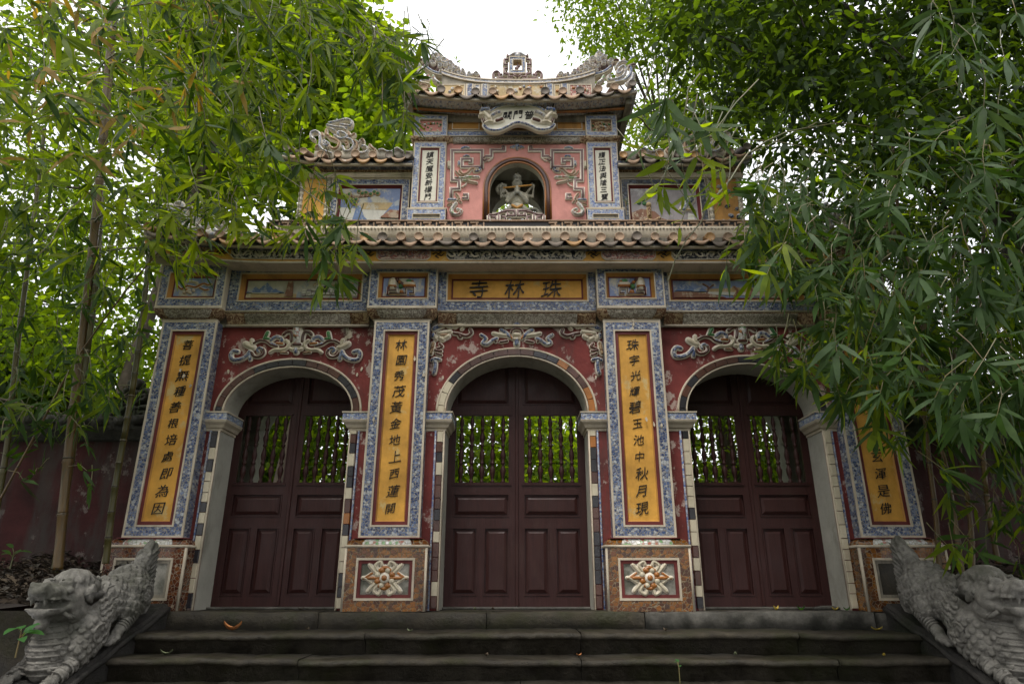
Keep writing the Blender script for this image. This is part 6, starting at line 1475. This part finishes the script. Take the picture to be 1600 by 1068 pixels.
tree('pale green broad-leaved tree behind the left wing roof', (-4.2, 4.6, 0), [(-4.2, 4.6, -.2), (-4.0, 4.6, 2.5), (-3.4, 4.7, 5.5), (-2.6, 4.8, 8.5)], .17, .07,
     [([(250, -250), (500, -250), (540, -20), (575, 40), (620, 90), (650, 150), (650, 260), (480, 300), (250, 330)], 210, 3.2, 6.5, 46, .34, (.11, .19), .8, 'broad', NOH)], ['leaf_light', 'leaf_mid', 'leaf_light'])
tree('slim grey-trunked tree behind the left garden wall', (-6.4, 3.2, 0), [(-6.4, 3.2, -.2), (-6.35, 3.2, 2.5), (-6.1, 3.3, 5.0), (-5.6, 3.3, 8.0)], .14, .07,
     [([(-350, -250), (330, -250), (330, 420), (240, 640), (120, 560), (-350, 600)], 250, 2.5, 6.5, 46, .36, (.08, .15), .6, 'broad', NOH)], ['leaf_mid', 'leaf_light', 'leaf_mid'])
tree('leafy shade tree far behind the left garden wall', (-11.5, 9.0, 0), [(-11.5, 9, -.2), (-11.3, 9, 3), (-10.8, 9, 6.5)], .25, .1,
     [([(-400, 300), (250, 300), (250, 620), (-400, 640)], 110, 7, 12, 46, .55, (.10, .18), .6, 'broad', NOH)], ['leaf_mid', 'leaf_light'])
tree('tree with reddish new leaves rising right of the top roof', (4.2, 5.6, 0), [(4.2, 5.6, -.2), (4.0, 5.6, 3), (3.6, 5.5, 6), (3.3, 5.4, 9.5)], .2, .08,
     [([(860, -260), (1300, -260), (1250, 180), (1190, 300), (1000, 320), (985, 235), (1000, 170), (1000, 100), (930, 95), (905, 50), (872, 0)], 260, 3.5, 6.5, 46, .30, (.08, .14), .42, 'broad', [[(1170, 200), (1300, 180), (1290, 340), (1165, 340)]])], ['leaf_reddish', 'leaf_mid', 'leaf_reddish'])
tree('big dark-leaved tree spreading over the right of the gate', (7.6, 1.6, 0), [(7.6, 1.6, -.2), (7.4, 1.5, 3), (6.8, 1.2, 5.5), (5.6, .8, 7.6), (4.2, .4, 8.6)], .26, .10,
     [([(1040, -350), (2000, -350), (2000, 290), (1400, 250), (1300, 190), (1235, 235), (1170, 215), (1110, 130), (1050, 20)], 430, -1.6, 2.6, 54, .30, (.09, .15), .40, 'lance', NOH),
      ], ['leaf_dark', 'leaf_dark', 'leaf_dark', 'leaf_mid'], 'dark_bark', limbs=34)
tree('mid-green tree behind the right garden wall', (8.2, 5.0, 0), [(8.2, 5, -.2), (8.2, 5, 3), (7.9, 5, 6), (7.6, 5, 8)], .2, .08,
     [([(1290, 300), (1340, 215), (1500, 150), (1950, 100), (1950, 640), (1300, 640), (1290, 400)], 230, 2.8, 6.5, 44, .36, (.08, .14), .5, 'broad', NOH)], ['leaf_mid', 'leaf_dark'], 'dark_bark')
tree('bright leafy garden tree seen through the central door', (1.4, 8.5, 0), [(1.4, 8.5, -.2), (1.3, 8.5, 1.5), (1.0, 8.6, 3.5), (.8, 8.4, 6), (.5, 8.2, 8.4)], .14, .06,
     [([(768, 285), (852, 285), (852, 350), (768, 350)], 7, 6, 8, 30, .35, (.10, .17), .5, 'broad', NOH), ([(640, 560), (960, 560), (960, 800), (640, 800)], 90, 6, 10, 46, .45, (.10, .17), .5, 'broad', NOH)], ['leaf_light', 'leaf_mid', 'leaf_light'])
tree('leafy shrub tree seen through the left door', (-5.0, 7.5, 0), [(-5.0, 7.5, -.2), (-4.9, 7.5, 1.2), (-4.6, 7.5, 2.6)], .1, .05,
     [([(340, 580), (640, 580), (640, 800), (340, 800)], 70, 5.5, 8.5, 46, .4, (.10, .16), .5, 'broad', NOH)], ['leaf_light', 'leaf_mid'])
tree('dense green shrub tree seen through the right door', (4.9, 6.0, 0), [(4.9, 6, -.2), (4.9, 6, 1.2), (4.7, 6, 2.6)], .1, .05,
     [([(1000, 580), (1300, 580), (1300, 800), (1000, 800)], 90, 4.5, 8, 46, .4, (.08, .14), .5, 'broad', NOH)], ['leaf_light', 'leaf_mid'])
# far wood closing the garden behind the gate
def wood_mass(nm, x0, x1, y0, y1, z0, z1, n, L_):
    P = np.stack([RNG.uniform(x0, x1, n), RNG.uniform(y0, y1, n), z0+(z1-z0)*RNG.uniform(0, 1, n)**.8], 1)
    k = (np.sin(P[:, 0]*.9)+np.sin(P[:, 0]*.37+1.3)+2.2)/4.2*(z1-z0)+z0 > P[:, 2]; P = P[k]; n = len(P)
    D = unit(RNG.normal(0, 1, (n, 3))+np.array((0, -.2, -.3))); N = unit(RNG.normal(0, .6, (n, 3))+np.array((0, -.4, .8))); Ls = RNG.uniform(L_*.7, L_*1.3, n)
    o = put(nm, mesh_leaves(nm, P, D, N, Ls, Ls*.55, RNG.uniform(0, .2, n), ['leaf_mid', 'leaf_light', 'leaf_dark'], 'broad')); o['kind'] = 'stuff'; o['label'] = 'far green wood behind the temple garden'; o['category'] = 'wood'
wood_mass('far_wood', -40, 40, 18, 26, 0, 9.5, 26000, .5)
wood_mass('garden_thicket', -19, -5.0, 6.5, 11, .2, 8.8, 56000, .31)
wood_mass('garden_thicket', 5.0, 19, 6.0, 10, .2, 9.6, 86000, .34)
# canopy of the courtyard trees behind and above the viewer: they shade the steps
def yard_tree(label, bx, by, h, spread, n):
    t = empty('tree', (bx, by, -1.26), label, 'tree', 'courtyard shade trees'); m = MB().use('dark_bark', True)
    m.tube([(0, 0, -.1), (.1, .1, h*.5), (.0, .3, h*.9)], [.28, .22, .12], 10); m.build('trunk', t)
    lm = MB().use('dark_bark', True); C = RNG.normal(0, 1, (n, 3))*np.array((spread, spread, .6))*.5+np.array((0, .2, h+1.0))
    for c in C[:16]: branch(lm, (0, .2, h*.75), c, .07, .015, .05)
    lm.build('limbs', t)['kind'] = 'stuff'; k = 60; P = np.repeat(C, k, 0)+RNG.normal(0, .5, (n*k, 3))*np.array((1, 1, .5)); gx, gy = P[:, 0]+bx, P[:, 1]+by; P = P[(gy < -6.6) | ((np.abs(gx) > 6.8) & (gy < -2.5+.0*gx))]; nn_ = len(P)
    D = unit(RNG.normal(0, 1, (nn_, 3))+np.array((0, 0, -.3))); N = unit(RNG.normal(0, .5, (nn_, 3))+np.array((0, 0, 1.))); Ls = RNG.uniform(.16, .28, nn_)
    o = put('crown', mesh_leaves('crown', P, D, N, Ls, Ls*.5, RNG.uniform(0, .2, nn_), ['leaf_dark', 'leaf_mid'], 'broad'), t); o['kind'] = 'stuff'
yard_tree('courtyard shade tree standing left behind the viewer', -5.0, -10.5, 4.6, 5.0, 90)
yard_tree('courtyard shade tree standing right behind the viewer', 5.0, -11.0, 4.6, 5.0, 90)
yard_tree('courtyard shade tree by the right garden bed', 9.5, -4.5, 4.4, 4.2, 80)
yard_tree('courtyard shade tree by the left garden bed', -9.5, -4.5, 4.6, 4.2, 70)
yard_tree('courtyard shade tree leaning over the viewer', -1.5, -8.6, 4.6, 3.2, 80)
# ------------------------------------------------------------------ small plants
def broad_plant(px, py, Y, n, L_, label, mat='leaf_plant', nm='broadleaf_plant'):
    b = px3(px, py, Y); t = empty(nm, b, label, 'plant')
    for i in range(n):
        a = random.uniform(0, 6.28); D = unit(np.array([[math.cos(a)*.8, math.sin(a)*.8-.3, random.uniform(.1, .8)]])); S0 = np.array([[0, 0, random.uniform(0, .12)]])
        P = S0+D*L_*.3; me = mesh_leaves('leaf', P, D, np.array([[0., -.4, .9]]), np.array([L_*random.uniform(.8, 1.2)]), np.array([L_*.42]), np.array([.35]), [mat], 'fold'); put('leaf', me, t)
        MB().use('twig', True).tube([(0, 0, -.1), tuple(S0[0]*.7), tuple(P[0])], [.006, .004, .003], 4, False).build('stem', t)
broad_plant(30, 1000, -2.35, 7, .13, 'green broad-leaved plant at the lower left beside the stone beast')
broad_plant(1585, 965, -1.0, 5, .12, 'dark green low plant behind the right stone beast head', 'leaf_dark')
broad_plant(20, 870, -.9, 6, .10, 'small leafy seedling among the litter by the left wall', 'bamboo_leaf_dark')
broad_plant(1062, 1060, -1.06, 4, .045, 'tiny green weed growing from the step riser', 'leaf_plant', 'weed')
broad_plant(1352, 328, .1, 3, .05, 'little weed on the roof edge by the right column', 'leaf_mid', 'weed')
broad_plant(714, 102, .15, 8, .055, 'green weed sprouting on the top ridge among the left cloud scrolls', 'leaf_mid', 'weed')
broad_plant(978, 325, .05, 7, .05, 'fern tuft at the foot of the right inscription column', 'bamboo_leaf_grey', 'fern')
def wire(a, b, label, sag=.1):
    m = MB().use('ink', True); A, B_ = Vector(a), Vector(b); m.tube([A.lerp(B_, i/12)-Vector((0, 0, sag*math.sin(PI*i/12))) for i in range(13)], .009, 5); o = m.build('overhead_wire'); props(o, label, 'wire')
wire(px3(1150, 335, 2.6), px3(1420, 215, 4.0), 'thin black overhead wire crossing the gap of sky right of the gate')
